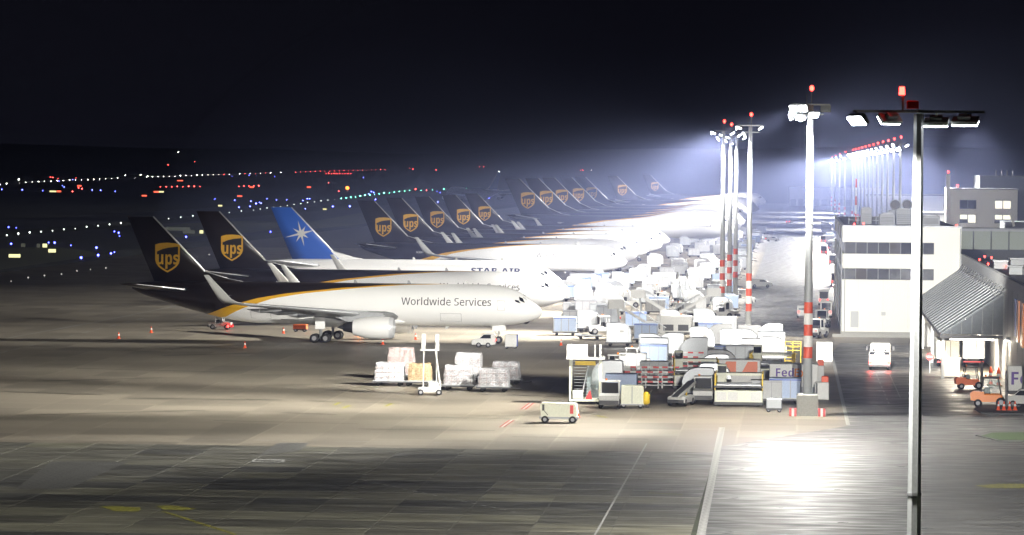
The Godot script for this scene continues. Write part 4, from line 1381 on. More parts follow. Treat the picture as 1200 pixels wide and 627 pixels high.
func make_stairs(label: String, group: String, top := 4.2) -> Node3D:
	# mobile stairs climbing along +x, on a chassis
	var o := thing("stair_truck", label, "stair truck", Vector3.ZERO, 0.0, group)
	bx(o, "chassis", Vector3(-3.4, 0.5, -0.85), Vector3(3.2, 0.75, 0.85), "cart_white")
	cb(o, "cab", Vector3(-0.4, 1.2, 0.6), Vector3(1.5, 1.1, 1.0), "cart_white", 0.1)
	bx(o, "cab_window", Vector3(-1.0, 1.25, 1.1), Vector3(0.2, 1.62, 1.12), "window_dark")
	var n := 14
	for k in n:
		var f := float(k) / n
		bx(o, "step", Vector3(lerpf(-3.6, 2.0, f), lerpf(0.6, top, f) - 0.05, -0.7), Vector3(lerpf(-3.6, 2.0, f) + 0.42, lerpf(0.6, top, f), 0.7), "galvanised")
	for z in [-0.78, 0.78]:
		part(o, "side_panel", MB.new().prism(PackedVector2Array([Vector2(-3.7, 0.45), Vector2(2.1, top - 0.25), Vector2(2.1, top + 0.1), Vector2(-3.7, 0.85)]), z - 0.03, z + 0.03).done(), mats["cart_white"])
		part(o, "handrail", MB.new().tube(Vector3(-3.6, 1.6, z), Vector3(2.1, top + 1.0, z), 0.05, 0.05, 6).done(), mats["galvanised"])
		for k in 6:
			rod(o, "baluster", Vector3(-3.4 + 1.05 * k, 0.75 + k * (top - 0.5) / 5.4, z), Vector3(-3.4 + 1.05 * k, 1.65 + k * (top - 0.5) / 5.4, z), 0.03, "galvanised")
		bx(o, "platform_panel", Vector3(2.0, top, z - 0.03), Vector3(4.0, top + 1.05, z + 0.03), "cart_white")
	bx(o, "platform", Vector3(1.95, top - 0.12, -0.9), Vector3(4.05, top, 0.9), "cart_white")
	for q in [[2.3, -0.5], [2.3, 0.5]]:
		rod(o, "support", Vector3(q[0], 0.7, q[1]), Vector3(q[0] + 0.5, top - 0.1, q[1]), 0.08, "galvanised")
	axle(o, [-2.3, 2.2], 0.8, 0.38, 0.26)
	return o

func make_belt_loader(label: String) -> Node3D:
	var o := thing("belt_loader", label, "belt loader")
	cb(o, "chassis", Vector3(0, 0.62, 0), Vector3(3.6, 0.6, 1.7), "cart_white", 0.1)
	part(o, "conveyor", MB.new().box(Vector3(0.2, 1.45, -0.25), Vector3(6.2, 0.22, 0.85), Basis(Vector3.BACK, -0.20)).done(), mats["cart_white"])
	part(o, "belt", MB.new().box(Vector3(0.22, 1.58, -0.25), Vector3(6.1, 0.03, 0.62), Basis(Vector3.BACK, -0.20)).done(), mats["steel_dark"])
	cb(o, "driver_seat", Vector3(-0.6, 1.15, 0.6), Vector3(0.5, 0.6, 0.45), "steel_dark", 0.06)
	rod(o, "arm", Vector3(-1.0, 0.8, -0.2), Vector3(-1.4, 1.7, -0.2), 0.08, "yellow_paint")
	axle(o, [-1.2, 1.2], 0.75, 0.36, 0.24)
	bx(o, "bumper", Vector3(1.8, 0.32, -0.8), Vector3(1.95, 0.62, 0.8), "steel_dark")
	return o

func make_loader(label: String, group: String) -> Node3D:
	# cargo loader seen from its low end
	var o := thing("cargo_loader", label, "cargo loader", Vector3.ZERO, 0.0, group)
	cb(o, "chassis", Vector3(0, 0.95, 0), Vector3(4.6, 1.1, 6.0), "cart_cream", 0.08)
	bx(o, "skirt", Vector3(-2.35, 0.12, -3.05), Vector3(2.35, 0.4, 3.05), "steel_dark")
	bx(o, "main_deck", Vector3(-2.3, 1.75, -2.9), Vector3(2.3, 1.95, 2.9), "steel_dark")
	for k in 9:
		rod(o, "roller", Vector3(-2.1, 1.98, 2.6 - 0.5 * k), Vector3(2.1, 1.98, 2.6 - 0.5 * k), 0.07, "alu", 8)
	bx(o, "bridge_deck", Vector3(-2.2, 2.7, -3.0), Vector3(2.2, 2.95, -0.9), "cart_cream")
	for x in [-2.25, 2.25]:
		for z in [-2.8, -1.0, 0.9, 2.8]:
			rod(o, "post", Vector3(x, 1.5, z), Vector3(x, 3.1, z), 0.06, "yellow_paint")
		rod(o, "rail", Vector3(x, 3.05, -2.9), Vector3(x, 3.05, 2.9), 0.05, "yellow_paint")
		rod(o, "rail", Vector3(x, 2.5, -2.9), Vector3(x, 2.5, 2.9), 0.04, "yellow_paint")
	for k in 4:
		bx(o, "hatch", Vector3(-2.1 + 1.08 * k, 0.55, 3.0), Vector3(-1.15 + 1.08 * k, 1.35, 3.03), "cart_white" if k != 2 else "cart_cream")
	cb(o, "cab", Vector3(-1.7, 2.9, -2.0), Vector3(0.9, 1.7, 1.2), "cart_cream", 0.08)
	bx(o, "cab_window", Vector3(-2.1, 2.8, -1.41), Vector3(-1.3, 3.6, -1.38), "window_dark")
	axle(o, [-1.9, 1.9], 2.4, 0.4, 0.3)
	return o

func wrapped_block(w: float, h: float, d: float, seed_: int, rough := 0.07) -> ArrayMesh:
	var r := RandomNumberGenerator.new()
	r.seed = seed_
	var rings := []
	var n := 6
	for k in n + 1:
		var f := float(k) / n
		var ring := []
		var sh := 1.0 - 0.10 * f * f
		for i in 28:
			var g := TAU * (i + 0.5) / 28.0
			var c := Vector2(cos(g), sin(g))
			var m := maxf(absf(c.x), absf(c.y))
			var e := c / m
			e *= 1.0 - 0.06 * pow(minf(absf(e.x), absf(e.y)), 4.0)
			ring.append(Vector3(e.x * w * 0.5 * sh + r.randf_range(-rough, rough) * 0.8, h * f + (r.randf_range(-rough, rough) if k > 0 else 0.0), -e.y * d * 0.5 * sh + r.randf_range(-rough, rough) * 0.8))
		ring.reverse()
		rings.append(ring)
	var top := []
	for p in rings[n]:
		top.append(Vector3(p.x * 0.82, h + r.randf_range(-0.04, 0.1), p.z * 0.82))
	rings.append(top)
	return MB.new().loft(rings).done()

func make_pallet(label: String, m: String, w: float, h: float, d: float, seed_: int, net := true) -> Node3D:
	var o := thing("wrapped_pallet", label, "pallet", Vector3.ZERO, 0.0, "loaded pallets beside the brown-tailed jet")
	bx(o, "pallet_plate", Vector3(-w * 0.5 - 0.08, 0, -d * 0.5 - 0.08), Vector3(w * 0.5 + 0.08, 0.05, d * 0.5 + 0.08), "galvanised")
	var c := part(o, "cargo", wrapped_block(w, h, d, seed_), mats[m])
	c.position.y = 0.05
	if net:
		for k in 5:
			var x := lerpf(-w * 0.42, w * 0.42, k / 4.0)
			rod(o, "strap", Vector3(x, 0.05, d * 0.5 + 0.06), Vector3(x * 0.9, h * 0.98, d * 0.45 + 0.06), 0.025, "net", 4)
		for k in 3:
			rod(o, "strap", Vector3(-w * 0.47, 0.4 + k * h * 0.27, d * 0.5 + 0.07 - 0.03 * k), Vector3(w * 0.47, 0.45 + k * h * 0.27, d * 0.5 + 0.07 - 0.03 * k), 0.025, "net", 4)
	return o

func make_cone(label: String, group: String) -> Node3D:
	var o := thing("traffic_cone", label, "cone", Vector3.ZERO, 0.0, group)
	bx(o, "foot", Vector3(-0.22, 0, -0.22), Vector3(0.22, 0.05, 0.22), "cone_red")
	part(o, "body", MB.new(true).tube(Vector3(0, 0.05, 0), Vector3(0, 0.85, 0), 0.17, 0.04, 12).done(), mats["cone_red"])
	part(o, "white_band", MB.new(true).tube(Vector3(0, 0.38, 0), Vector3(0, 0.58, 0), 0.122, 0.092, 12, false).done(), mats["mast_white"])
	return o

func place(proto: Node3D, state: Dictionary, at: Vector3, turn: float, label := "", group := "") -> Node3D:
	# the first use moves the prototype itself
	if at.y < 0.1:
		spots.append(at)
	if not state.has(proto):
		state[proto] = true
		proto.position = at
		proto.rotation.y = turn
		if label:
			proto.set_meta("label", label)
		if group:
			proto.set_meta("group", group)
		return proto
	return copy(proto, at, turn, label, group)

func build_equipment() -> void:
	var used := {}
	var dolly := make_dolly("low grey dolly carrying a container", "cargo dollies")
	var kinds := {
		"c": make_contour("silver", "containers", "alu"),
		"w": make_contour("white", "containers", "shell_white"),
		"d": make_contour("dull", "containers", "alu_dull"),
		"b": make_box_container("pale blue", "containers", "pale_blue"),
		"g": make_box_container("grey", "containers", "alu_dull", 3.3, 2.3),
		"x": make_box_container("white", "containers", "shell_white", 3.0, 1.7),
	}
	var says := {"c": "silver contoured container", "w": "white contoured container", "d": "dull silver contoured container", "b": "pale blue box container", "g": "tall grey box container", "x": "low white box container"}
	# containers that stand out, each on its dolly: [x, y of the wheels, kind, turn, where]
	var lone := [
		[662, 393, "b", 0.05, "standing alone before the empty dolly"], [687, 374, "g", 0.03, "beside the red and white tractor"], [671.5, 372.5, "x", 0.0, "behind the lone blue box near the jet noses"],
		[656, 353, "w", 0.0, "partly behind the nose of the blue-tailed jet"], [684, 355, "w", 0.05, "beside the nose of the blue-tailed jet, rounded end free"], [707, 357, "c", PI, "with its curve facing the jets, in the rounded pair"], [728, 357, "w", 0.0, "with its curve facing the masts, in the rounded pair"], [752, 358, "c", PI, "behind the white stair truck with curve towards the jets"],
		[677, 334, "x", 0.0, "under the long white fuselage beside two blue boxes"], [704, 335, "b", 0.0, "under the long white fuselage, brightest blue"], [734, 335, "b", 0.02, "beside the small deep blue cart"],
		[745, 386, "b", 0.06, "between the stair trucks and the tall grey box"],
		[823, 411, "c", 0.0, "single one in the front row behind the barrier racks"], [859, 414, "c", 0.0, "side by side with its twin in front of the masts"], [874, 414, "d", 0.0, "side by side with its twin beside the banded mast"], [904, 416, "g", 0.0, "beside the dark wet road and yellow steps"],
		[764, 420, "d", 0.0, "coupled behind the white tractor with big wheels"], [786, 419, "c", PI, "second behind the white tractor with big wheels"], [712, 456, "c", PI, "behind the white truck in the front line"],
		[766, 340, "w", PI, "with rounded end behind the white flatbed"], [783, 333, "x", 0.0, "between rounded containers under the far jet nose"], [797, 346, "w", PI, "beside the flatbed with pale steps"], [898, 473, "x", 0.02, "front line beside the mast block, first of two"], [920, 473, "b", 0.0, "front line beside the mast block, second of two"]]
	for q in lone:
		var p := pt(q[0], q[1])
		place(dolly, used, p, q[3] if q[3] < 3.0 else 0.0, "low dolly under the container %s" % q[4], "cargo dollies near the front")
		place(kinds[q[2]], used, p + Vector3(0, DECK - 0.016 + 0.016, 0), q[3], "%s %s" % [says[q[2]], q[4]], "containers near the front")
	for q in [[690, 397.5, 0.1, "empty low dolly on bare concrete beside the lone blue box"], [788, 359, 0.0, "empty low dolly behind the pale stair truck"], [700, 347, 0.0, "empty low dolly between the rounded containers"]]:
		place(dolly, used, pt(q[0], q[1]), q[2], q[3], "empty dollies")
	# rows farther down the apron, between the jet noses and the masts
	var order := ["c", "w", "b", "x", "g", "d", "c", "w", "x", "b"]
	var areas := [["in the rows under the first brown-tailed noses", -700.0, -850.0], ["in the rows under the farther brown-tailed noses", -850.0, -1010.0], ["in the hazy rows before the big four-engined jets", -1010.0, -1300.0]]
	var z := -612.0
	var k := 0
	while z > -1290.0:
		var where := "in the rows past the blue-tailed jet"
		for a in areas:
			if z <= a[1]:
				where = a[0]
		for c in 5:
			var x := -39.0 + 6.3 * c + rng.randf_range(-1.2, 1.2)
			k += 1
			if rng.randf() < 0.3 or (x < -33.0 and z < -700.0) or (absf(z + 745.0) < 6.0 and x < -26.0):
				continue
			var kd: String = order[(k * 7 + c) % 10]
			var turn := [0.0, 0.0, PI, 0.05, -0.04][rng.randi() % 5] as float
			var p := Vector3(x, 0.016, z + rng.randf_range(-2.2, 2.2))
			place(dolly, used, p, 0.0, "low dolly under a container %s" % where, "cargo dollies " + where)
			if rng.randf() < 0.9:
				place(kinds[kd], used, p + Vector3(0, DECK, 0), turn, "%s %s" % [says[kd], where], "containers " + where)
		z -= lerpf(11.0, 20.0, (-z - 612.0) / 680.0)
	# tractors and cars among them
	var tug_w := make_tug("white tow tractor", "tow tractors", "cart_white", "steel_dark")
	var tug_r := make_tug("red and white tow tractor glowing red, beside the tall grey container", "tow tractors", "cart_white", "red_paint")
	place(tug_r, used, pt(713, 376), 0.2)
	for q in [[730, 351], [698, 381]]:
		pass
	for q in [[715, 478, PI / 2 + PI, "white truck-like tractor facing the foreground beside the pale steps"], [741, 433, 0.0, "white tractor with big wheels pulling silver containers"], [824, 472, -PI / 2, "white tractor beside the belt loader in the front line"], [770, 352, 0.0, "white tractor behind the stair trucks, with dark cab"], [731, 318, 0.3, "white tractor under the long fuselage among blue boxes"], [704, 327, 0.0, "white tractor in front of the brightest blue box"], [957, 396, 1.2, "white tractor beside the corner of the white block"], [963, 384, 1.4, "white tractor against the side of the white block"], [838, 352, 0.1, "white tractor between the three close masts"], [870, 357, 0.0, "white tractor with yellow load beside the banded mast"]]:
		var t := place(tug_w, used, pt(q[0], q[1]), q[2], q[3], "tow tractors")
		if q[0] == 741 or q[0] == 715:
			t.scale = Vector3.ONE * (1.25 if q[0] == 741 else 1.3)
	var rl := OmniLight3D.new()
	rl.name = "tail_glow"
	tug_r.add_child(rl)
	rl.position = Vector3(-1.9, 0.5, 0.3)
	rl.light_color = Color(1.0, 0.1, 0.05)
	rl.light_energy = 2.5
	rl.light_size = 0.1
	rl.shadow_enabled = true
	part(tug_r, "brake_lamp", MB.new().box(Vector3(-1.72, 0.6, 0.3), Vector3(0.06, 0.2, 0.3)).done(), mats["tail_lamp"])
	var van := make_van("service_van", "white van beside the nose wheel of the nearest brown-tailed jet", "van", "cart_white", 2.9, 1.75)
	van.position = pt(567, 407)
	van.rotation.y = PI
	var cart := thing("power_cart", "small white box cart with blue edge beside the nose wheel", "cart", pt(599, 408.5))
	cb(cart, "casing", Vector3(0, 1.0, 0), Vector3(1.5, 1.5, 1.3), "cart_white", 0.06)
	bx(cart, "edge_panel", Vector3(0.75, 0.3, -0.64), Vector3(0.8, 1.75, 0.64), "cart_blue")
	bx(cart, "chassis", Vector3(-0.8, 0.18, -0.6), Vector3(0.8, 0.3, 0.6), "steel_dark")
	axle(cart, [-0.5, 0.5], 0.5, 0.2, 0.16)
	for q in [[892, 337, 0.0, "white pickup on the apron road beside the banded mast"], [905, 283, 0.1, "white van far down the apron road"], [925, 262, 1.3, "white van on the apron road near the far jets"]]:
		var v := make_van("apron_car", q[3], "car", "cart_white", 4.2, 1.6)
		v.position = pt(q[0], q[1])
		v.position.y = 0.02
		v.rotation.y = q[2]
	# stair trucks
	var stairs := make_stairs("white stair truck", "white stair trucks", 4.2)
	for q in [[748, 398, PI + 0.15, "white stair truck with its steps rising towards the jets, front one"], [772, 383, PI - 0.1, "white stair truck behind the front one, steps towards the jets"], [812, 380, 0.1, "white stair truck with steps rising towards the masts"], [803, 356, PI / 2 + 0.2, "pale stair truck with steep narrow steps beside the flatbed"]]:
		place(stairs, used, pt(q[0], q[1]), q[2], q[3], "white stair trucks")
	# white flatbed beside the pale steps
	var fl := thing("flatbed_truck", "long white flatbed truck parked below the pale steps", "truck", pt(811, 352))
	bx(fl, "bed", Vector3(-3.6, 0.7, -1.1), Vector3(2.2, 1.0, 1.1), "cart_white")
	cb(fl, "cab", Vector3(2.9, 1.2, 0), Vector3(1.5, 1.7, 2.1), "cart_white", 0.15)
	bx(fl, "cab_window", Vector3(2.4, 1.3, 1.05), Vector3(3.4, 1.85, 1.07), "window_dark")
	axle(fl, [-2.3, 2.6], 0.95, 0.42, 0.28)
	# high-lift truck with dark windows
	var hl := thing("catering_truck", "white box truck with dark windows among the stair trucks", "truck", pt(800, 396))
	cb(hl, "box_body", Vector3(-0.9, 1.9, 0), Vector3(4.2, 2.2, 2.3), "cart_white", 0.08)
	cb(hl, "cab", Vector3(2.1, 1.45, 0), Vector3(1.6, 1.9, 2.2), "cart_white", 0.18)
	bx(hl, "side_window", Vector3(1.6, 1.55, 1.1), Vector3(2.6, 2.15, 1.12), "window_dark")
	for kx in 2:
		bx(hl, "hatch", Vector3(-2.6 + 2.0 * kx, 0.98, 1.15), Vector3(-1.2 + 2.0 * kx, 1.8, 1.18), "steel_dark")
	bx(hl, "chassis", Vector3(-3.0, 0.45, -1.0), Vector3(2.8, 0.8, 1.0), "steel_dark")
	axle(hl, [-1.9, 2.0], 1.0, 0.45, 0.28)
	# pallets beside the nearest jet, each on a dolly
	var pl := [[457, 452, "wrap", 3.1, 1.75, 2.3, "dark-based pallet under loose plastic film beside the open crate"], [470, 444.5, "net", 2.9, 2.7, 2.2, "tallest netted pallet behind the loose plastic film"], [492, 452.5, "crate_wood", 2.4, 1.7, 2.0, "tan crate load behind the white lift"], [538, 457, "wrap", 3.1, 1.9, 2.3, "white wrapped pallet beside the white lift"], [549, 447.5, "wrap", 2.9, 2.4, 2.2, "taller white wrapped pallet behind the one at the lift"], [579, 459, "wrap", 3.2, 1.7, 2.4, "front pallet of the netted white pair farthest from the lift"], [593, 450, "wrap", 3.0, 1.7, 2.4, "rear pallet of the netted white pair farthest from the lift"]]
	for i in pl.size():
		var q = pl[i]
		var p := pt(q[0], q[1])
		place(dolly, used, p, -0.02, "low dolly under the %s" % " ".join(q[6].split(" ").slice(0, 11)), "dollies under pallets")
		var o := make_pallet(q[6], q[2], q[3], q[4], q[5], 40 + i, q[2] != "crate_wood")
		o.position = p + Vector3(0, DECK, 0)
		o.rotation.y = -0.02
	# white maintenance lift
	var lift := thing("work_lift", "white lift with two upright lattice masts in front of the pallets", "lift", pt(503, 463), 0.1)
	cb(lift, "base", Vector3(0, 0.55, 0), Vector3(2.3, 0.5, 1.5), "cart_white", 0.12)
	cb(lift, "motor_cover", Vector3(0.4, 1.05, 0), Vector3(1.1, 0.6, 0.9), "cart_white", 0.12)
	axle(lift, [-0.85, 0.95], 0.72, 0.3, 0.22)
	for x in [-0.62, 0.72]:
		for z2 in [-0.3, 0.3]:
			rod(lift, "upright", Vector3(x, 0.7, z2), Vector3(x * 0.9, 5.2, z2), 0.07, "cart_white", 8)
		for kk in 8:
			rod(lift, "lattice_bar", Vector3(x, 0.9 + 0.5 * kk, -0.3 if kk % 2 == 0 else 0.3), Vector3(x, 1.4 + 0.5 * kk, 0.3 if kk % 2 == 0 else -0.3), 0.04, "cart_white")
		cb(lift, "top_box", Vector3(x, 5.3, 0), Vector3(0.42, 1.5, 0.6), "cart_white", 0.06)
	rod(lift, "brace", Vector3(1.1, 0.8, 0.4), Vector3(0.55, 4.6, 0.3), 0.09, "cart_white", 8)
	bx(lift, "cage_floor", Vector3(-0.95, 4.4, -0.5), Vector3(0.95, 4.52, 0.5), "cart_white")
	# ground power unit on the open concrete
	var gpu := thing("power_unit", "cream wheeled power unit with red panel alone on the open concrete", "power unit", pt(655, 495.5))
	part(gpu, "casing", MB.new().prism(PackedVector2Array([Vector2(-1.55, 0.55), Vector2(1.62, 0.55), Vector2(1.66, 1.05), Vector2(1.52, 1.72), Vector2(1.3, 1.78), Vector2(-1.5, 1.78), Vector2(-1.62, 1.6)]), -0.75, 0.75).done(), mats["cart_cream"])
	bx(gpu, "chassis", Vector3(-1.7, 0.36, -0.7), Vector3(1.75, 0.56, 0.7), "frame_grey")
	bx(gpu, "control_panel", Vector3(1.02, 0.85, 0.75), Vector3(1.32, 1.6, 0.78), "red_paint")
	bx(gpu, "vent_grille", Vector3(-1.45, 1.1, 0.75), Vector3(-1.25, 1.65, 0.77), "steel_dark")
	rod(gpu, "cable", Vector3(-1.3, 1.15, 0.8), Vector3(-0.95, 0.72, 0.82), 0.03, "steel_dark")
	bx(gpu, "side_door", Vector3(-0.9, 0.68, 0.75), Vector3(0.85, 1.62, 0.765), "cart_cream")
	axle(gpu, [-1.2, 1.25], 0.72, 0.32, 0.22)
	# passenger steps with glass sides, seen from the high end
	var ps := thing("glazed_steps", "tall pale green steps with glazed sides and railed top platform", "steps", pt(685.5, 474))
	bx(ps, "base_frame", Vector3(-1.5, 0.3, -3.6), Vector3(1.5, 0.5, 0.4), "cart_cream")
	for x in [-1.42, 1.42]:
		bx(ps, "column", Vector3(x - 0.09, 0.5, 0.1), Vector3(x + 0.09, 4.3, 0.28), "cart_cream")
		bx(ps, "column", Vector3(x - 0.09, 0.5, -1.7), Vector3(x + 0.09, 4.3, -1.52), "cart_cream")
		bx(ps, "platform_side", Vector3(x - 0.04, 4.52, -1.7), Vector3(x + 0.04, 5.7, 0.5), "cart_white")
		bx(ps, "side_glass", Vector3(x - 0.02, 0.9, -3.2), Vector3(x + 0.02, 4.1, -1.8), "glass")
	bx(ps, "platform", Vector3(-1.8, 4.32, -1.8), Vector3(1.8, 4.52, 0.6), "cart_white")
	bx(ps, "front_panel", Vector3(-1.75, 4.52, 0.5), Vector3(0.25, 5.75, 0.56), "cart_white")
	bx(ps, "gate_bar", Vector3(0.9, 4.52, 0.5), Vector3(1.0, 5.75, 0.56), "cart_white")
	bx(ps, "slogan_board", Vector3(-0.95, 3.75, 0.29), Vector3(1.0, 4.15, 0.33), "yellow_paint")
	for kk in 12:
		bx(ps, "step", Vector3(-1.2, 0.7 + 0.3 * kk, -3.3 + 0.15 * kk), Vector3(0.1, 0.76 + 0.3 * kk, -2.9 + 0.15 * kk), "galvanised")
	bx(ps, "rear_glass", Vector3(0.15, 0.6, -0.2), Vector3(1.3, 3.6, -0.16), "glass")
	rod(ps, "hydraulic_ram", Vector3(-0.4, 0.5, -0.4), Vector3(0.3, 3.9, -0.9), 0.09, "alu", 8)
	cb(ps, "motor_box", Vector3(-0.7, 0.95, 0.05), Vector3(1.0, 0.8, 0.6), "cart_white", 0.05)
	part(ps, "warning_flag", MB.new().prism(PackedVector2Array([Vector2(0.0, 0.5), Vector2(0.7, 0.5), Vector2(0.5, 1.4)]), 0.3, 0.34).done(), mats["red_paint"])
	axle(ps, [-1.3, 1.3], 0.15, 0.3, 0.2)
	# white box trailer with two wheels, yellow tank
	var bt := thing("box_trailer", "pale box trailer on small wheels beside the yellow tank", "trailer", pt(741, 478))
	cb(bt, "box", Vector3(0, 1.25, 0), Vector3(2.1, 1.75, 1.6), "cart_cream", 0.05)
	bx(bt, "door_seam", Vector3(-0.04, 0.45, 0.8), Vector3(0.04, 2.05, 0.815), "frame_grey")
	bx(bt, "tow_frame", Vector3(-1.1, 0.28, -0.7), Vector3(1.1, 0.4, 0.9), "frame_grey")
	axle(bt, [-0.8, 0.8], 0.6, 0.24, 0.18)
	var yt := thing("yellow_tank", "small upright yellow tank beside the pale box trailer", "tank", pt(757, 478))
	part(yt, "vessel", MB.new(true).tube(Vector3(0, 0.45, 0), Vector3(0, 1.25, 0), 0.36, 0.36, 14).tube(Vector3(0, 1.25, 0), Vector3(0, 1.5, 0), 0.36, 0.16, 14).tube(Vector3(0, 0.3, 0), Vector3(0, 0.45, 0), 0.2, 0.36, 14).done(), mats["yellow_paint"])
	rod(yt, "leg", Vector3(-0.2, 0, 0.15), Vector3(-0.2, 0.5, 0.15), 0.04, "steel_dark")
	rod(yt, "leg", Vector3(0.2, 0, 0.15), Vector3(0.2, 0.5, 0.15), 0.04, "steel_dark")
	rod(yt, "leg", Vector3(0, 0, -0.22), Vector3(0, 0.5, -0.22), 0.04, "steel_dark")
	rod(yt, "handle", Vector3(0.3, 1.2, 0), Vector3(0.55, 1.7, 0), 0.03, "steel_dark")
	var bl := make_belt_loader("white belt loader pointing at the foreground in the front line")
	bl.position = pt(798, 475)
	bl.rotation.y = -PI / 2 - 0.25
	# racks of red and white barriers
	for q in [[752, 455, "rack of red and white barrier bars behind the box trailer"], [776, 455, "rack of red and white barrier bars behind the belt loader"], [806, 436, "rack of red and white bars topped with yellow behind the front line"]]:
		var r := thing("barrier_rack", q[2], "barrier rack", pt(q[0], q[1]), 0.0, "barrier racks")
		for x in [-1.7, 0.0, 1.7]:
			bx(r, "post", Vector3(x - 0.05, 0, -0.6), Vector3(x + 0.05, 2.3, -0.5), "cart_white")
			bx(r, "post", Vector3(x - 0.05, 0, 0.5), Vector3(x + 0.05, 2.3, 0.6), "cart_white")
		for kk in 4:
			for j in 6:
				bx(r, "bar", Vector3(-1.75 + 0.585 * j, 0.6 + 0.5 * kk, 0.6), Vector3(-1.165 + 0.585 * j, 0.78 + 0.5 * kk, 0.64), "red_paint" if (j + kk) % 2 == 0 else "mast_white")
		bx(r, "shelf", Vector3(-1.8, 0.3, -0.6), Vector3(1.8, 0.4, 0.6), "cart_white")
	# cargo loaders in the front line
	var ld := make_loader("cream cargo loader with dark deck and rollers in the front line", "cargo loaders")
	place(ld, used, pt(866, 474), 0.0)
	place(ld, used, pt(815, 455), 0.06, "cream cargo loader behind the belt loader and white tractor", "cargo loaders")
	place(ld, used, pt(905, 447), -0.05, "cream cargo loader behind the box with purple lettering", "cargo loaders")
	# boards and boxes behind the loaders
	var ob := thing("peach_container", "white container with orange side panels behind the dark-decked loader", "container", pt(866, 455))
	cb(ob, "shell", Vector3(0, 1.75, 0), Vector3(4.4, 2.5, 2.2), "cart_white", 0.06)
	for kk in 2:
		part(ob, "side_panel", MB.new().prism(PackedVector2Array([Vector2(-2.0 + 2.2 * kk, 1.5), Vector2(-0.3 + 2.2 * kk, 1.5), Vector2(-0.3 + 2.2 * kk, 2.8), Vector2(-1.3 + 2.2 * kk, 2.8)]), 1.1, 1.14).done(), mats["orange_red"])
	bx(ob, "base_frame", Vector3(-2.2, 0.0, -1.1), Vector3(2.2, 0.5, 1.1), "frame_grey")
	var fx := thing("lettered_container", "white box container with purple and orange lettering beside the front mast", "container", pt(930, 462))
	cb(fx, "shell", Vector3(0, 1.95, 0), Vector3(4.9, 2.3, 2.2), "cart_white", 0.06)
	bx(fx, "base_frame", Vector3(-2.4, 0.0, -1.05), Vector3(2.4, 0.8, 1.05), "frame_grey")
	courier_words(fx, Vector3(-0.9, 2.2, 1.13), 1.15)
	var bc := thing("battery_cart", "small dark blue-grey cart in front of the box containers", "cart", pt(907, 483))
	cb(bc, "casing", Vector3(0, 0.85, 0), Vector3(1.5, 0.9, 1.2), "frame_grey", 0.08)
	bx(bc, "chassis", Vector3(-0.75, 0.2, -0.6), Vector3(0.75, 0.4, 0.6), "steel_dark")
	axle(bc, [-0.5, 0.5], 0.5, 0.2, 0.16)
	var ys := thing("yellow_steps", "yellow scaffold steps with rails between the loader and front mast", "steps", pt(929, 431))
	for x in [-0.9, 0.0, 0.9]:
		for zz in [-0.5, 0.5]:
			rod(ys, "post", Vector3(x, 0, zz), Vector3(x, 3.0, zz), 0.05, "yellow_paint")
	for kk in 7:
		bx(ys, "tread", Vector3(-1.0 + 0.12 * kk, 0.35 + 0.4 * kk, -0.5), Vector3(0.1 + 0.12 * kk, 0.41 + 0.4 * kk, 0.5), "yellow_paint")
	for kk in 3:
		rod(ys, "rail", Vector3(-0.9, 2.0 + 0.5 * kk, 0.5), Vector3(0.9, 2.0 + 0.5 * kk, 0.5), 0.04, "yellow_paint")
	# orange-capped post and small units beside the road edge
	for q in [[963, 468, "grey hydrant cabinet with orange cap beside the road line"], [958, 447, "grey cabinet with orange cap behind the front mast"]]:
		var h := thing("hydrant_cabinet", q[2], "cabinet", pt(q[0], q[1]), 0.0, "orange-capped cabinets")
		cb(h, "casing", Vector3(0, 0.85, 0), Vector3(1.4, 1.7, 1.1), "cart_white", 0.06)
		cb(h, "cap", Vector3(0.3, 2.0, 0), Vector3(0.7, 0.6, 0.7), "cone_red", 0.08)
		rod(h, "pipe", Vector3(-0.5, 0.2, 0.6), Vector3(-0.5, 1.6, 0.6), 0.08, "steel_dark", 8)
	var ab := thing("white_cabinet", "plain white cabinet standing at the bend of the road line", "cabinet", pt(966, 424))
	cb(ab, "casing", Vector3(0, 1.2, 0), Vector3(1.9, 2.3, 1.4), "cart_white", 0.06)
	bx(ab, "door_seam", Vector3(-0.02, 0.2, 0.7), Vector3(0.02, 2.2, 0.715), "frame_grey")
	# stored trucks and boxes on the far side of the apron road
	for i in 14:
		var zz := -560.0 - 52.0 * i
		var v := make_van("parked_truck", "white truck parked on the far side of the apron road", "truck", "cart_white", 5.6, 2.6)
		tag(v, "", "", "trucks beyond the apron road")
		v.position = Vector3(4.6 if zz > -615 else 6.5 + fmod(i * 2.3, 6.0), 0.02, zz)
		if zz > -620.0:
			v.position.x = 4.4
		v.rotation.y = PI / 2
	for i in 22:
		var zz := -650.0 - 38.0 * i
		for c in 2:
			var kd: String = order[(i * 3 + c * 5) % 10]
			var p := Vector3(10.5 + 4.6 * c + rng.randf_range(-0.5, 0.5), 0.016, zz + rng.randf_range(-8, 8))
			place(dolly, used, p, 0.0, "low dolly under a container beyond the apron road", "cargo dollies beyond the apron road")
			place(kinds[kd], used, p + Vector3(0, DECK, 0), 0.0, "%s beyond the apron road" % says[kd], "containers beyond the apron road")
	# cones on the concrete
	var cone := make_cone("traffic cone", "traffic cones on the concrete")
	for q in [[139, 397, "near the painted dashes"], [177, 390, "near the painted dashes"], [287, 408, "beside the main wheels of the nearest jet"], [448.5, 404, "between the engine and the pallets"], [487, 398, "between the engine and the pallets"], [657.5, 405, "near the lone blue box"], [332, 391, "behind the wing of the nearest jet"], [677, 489, "beside the cream power unit"]]:
		place(cone, used, pt(q[0], q[1]), 0.0, "red and white traffic cone %s" % q[2], "traffic cones on the concrete")
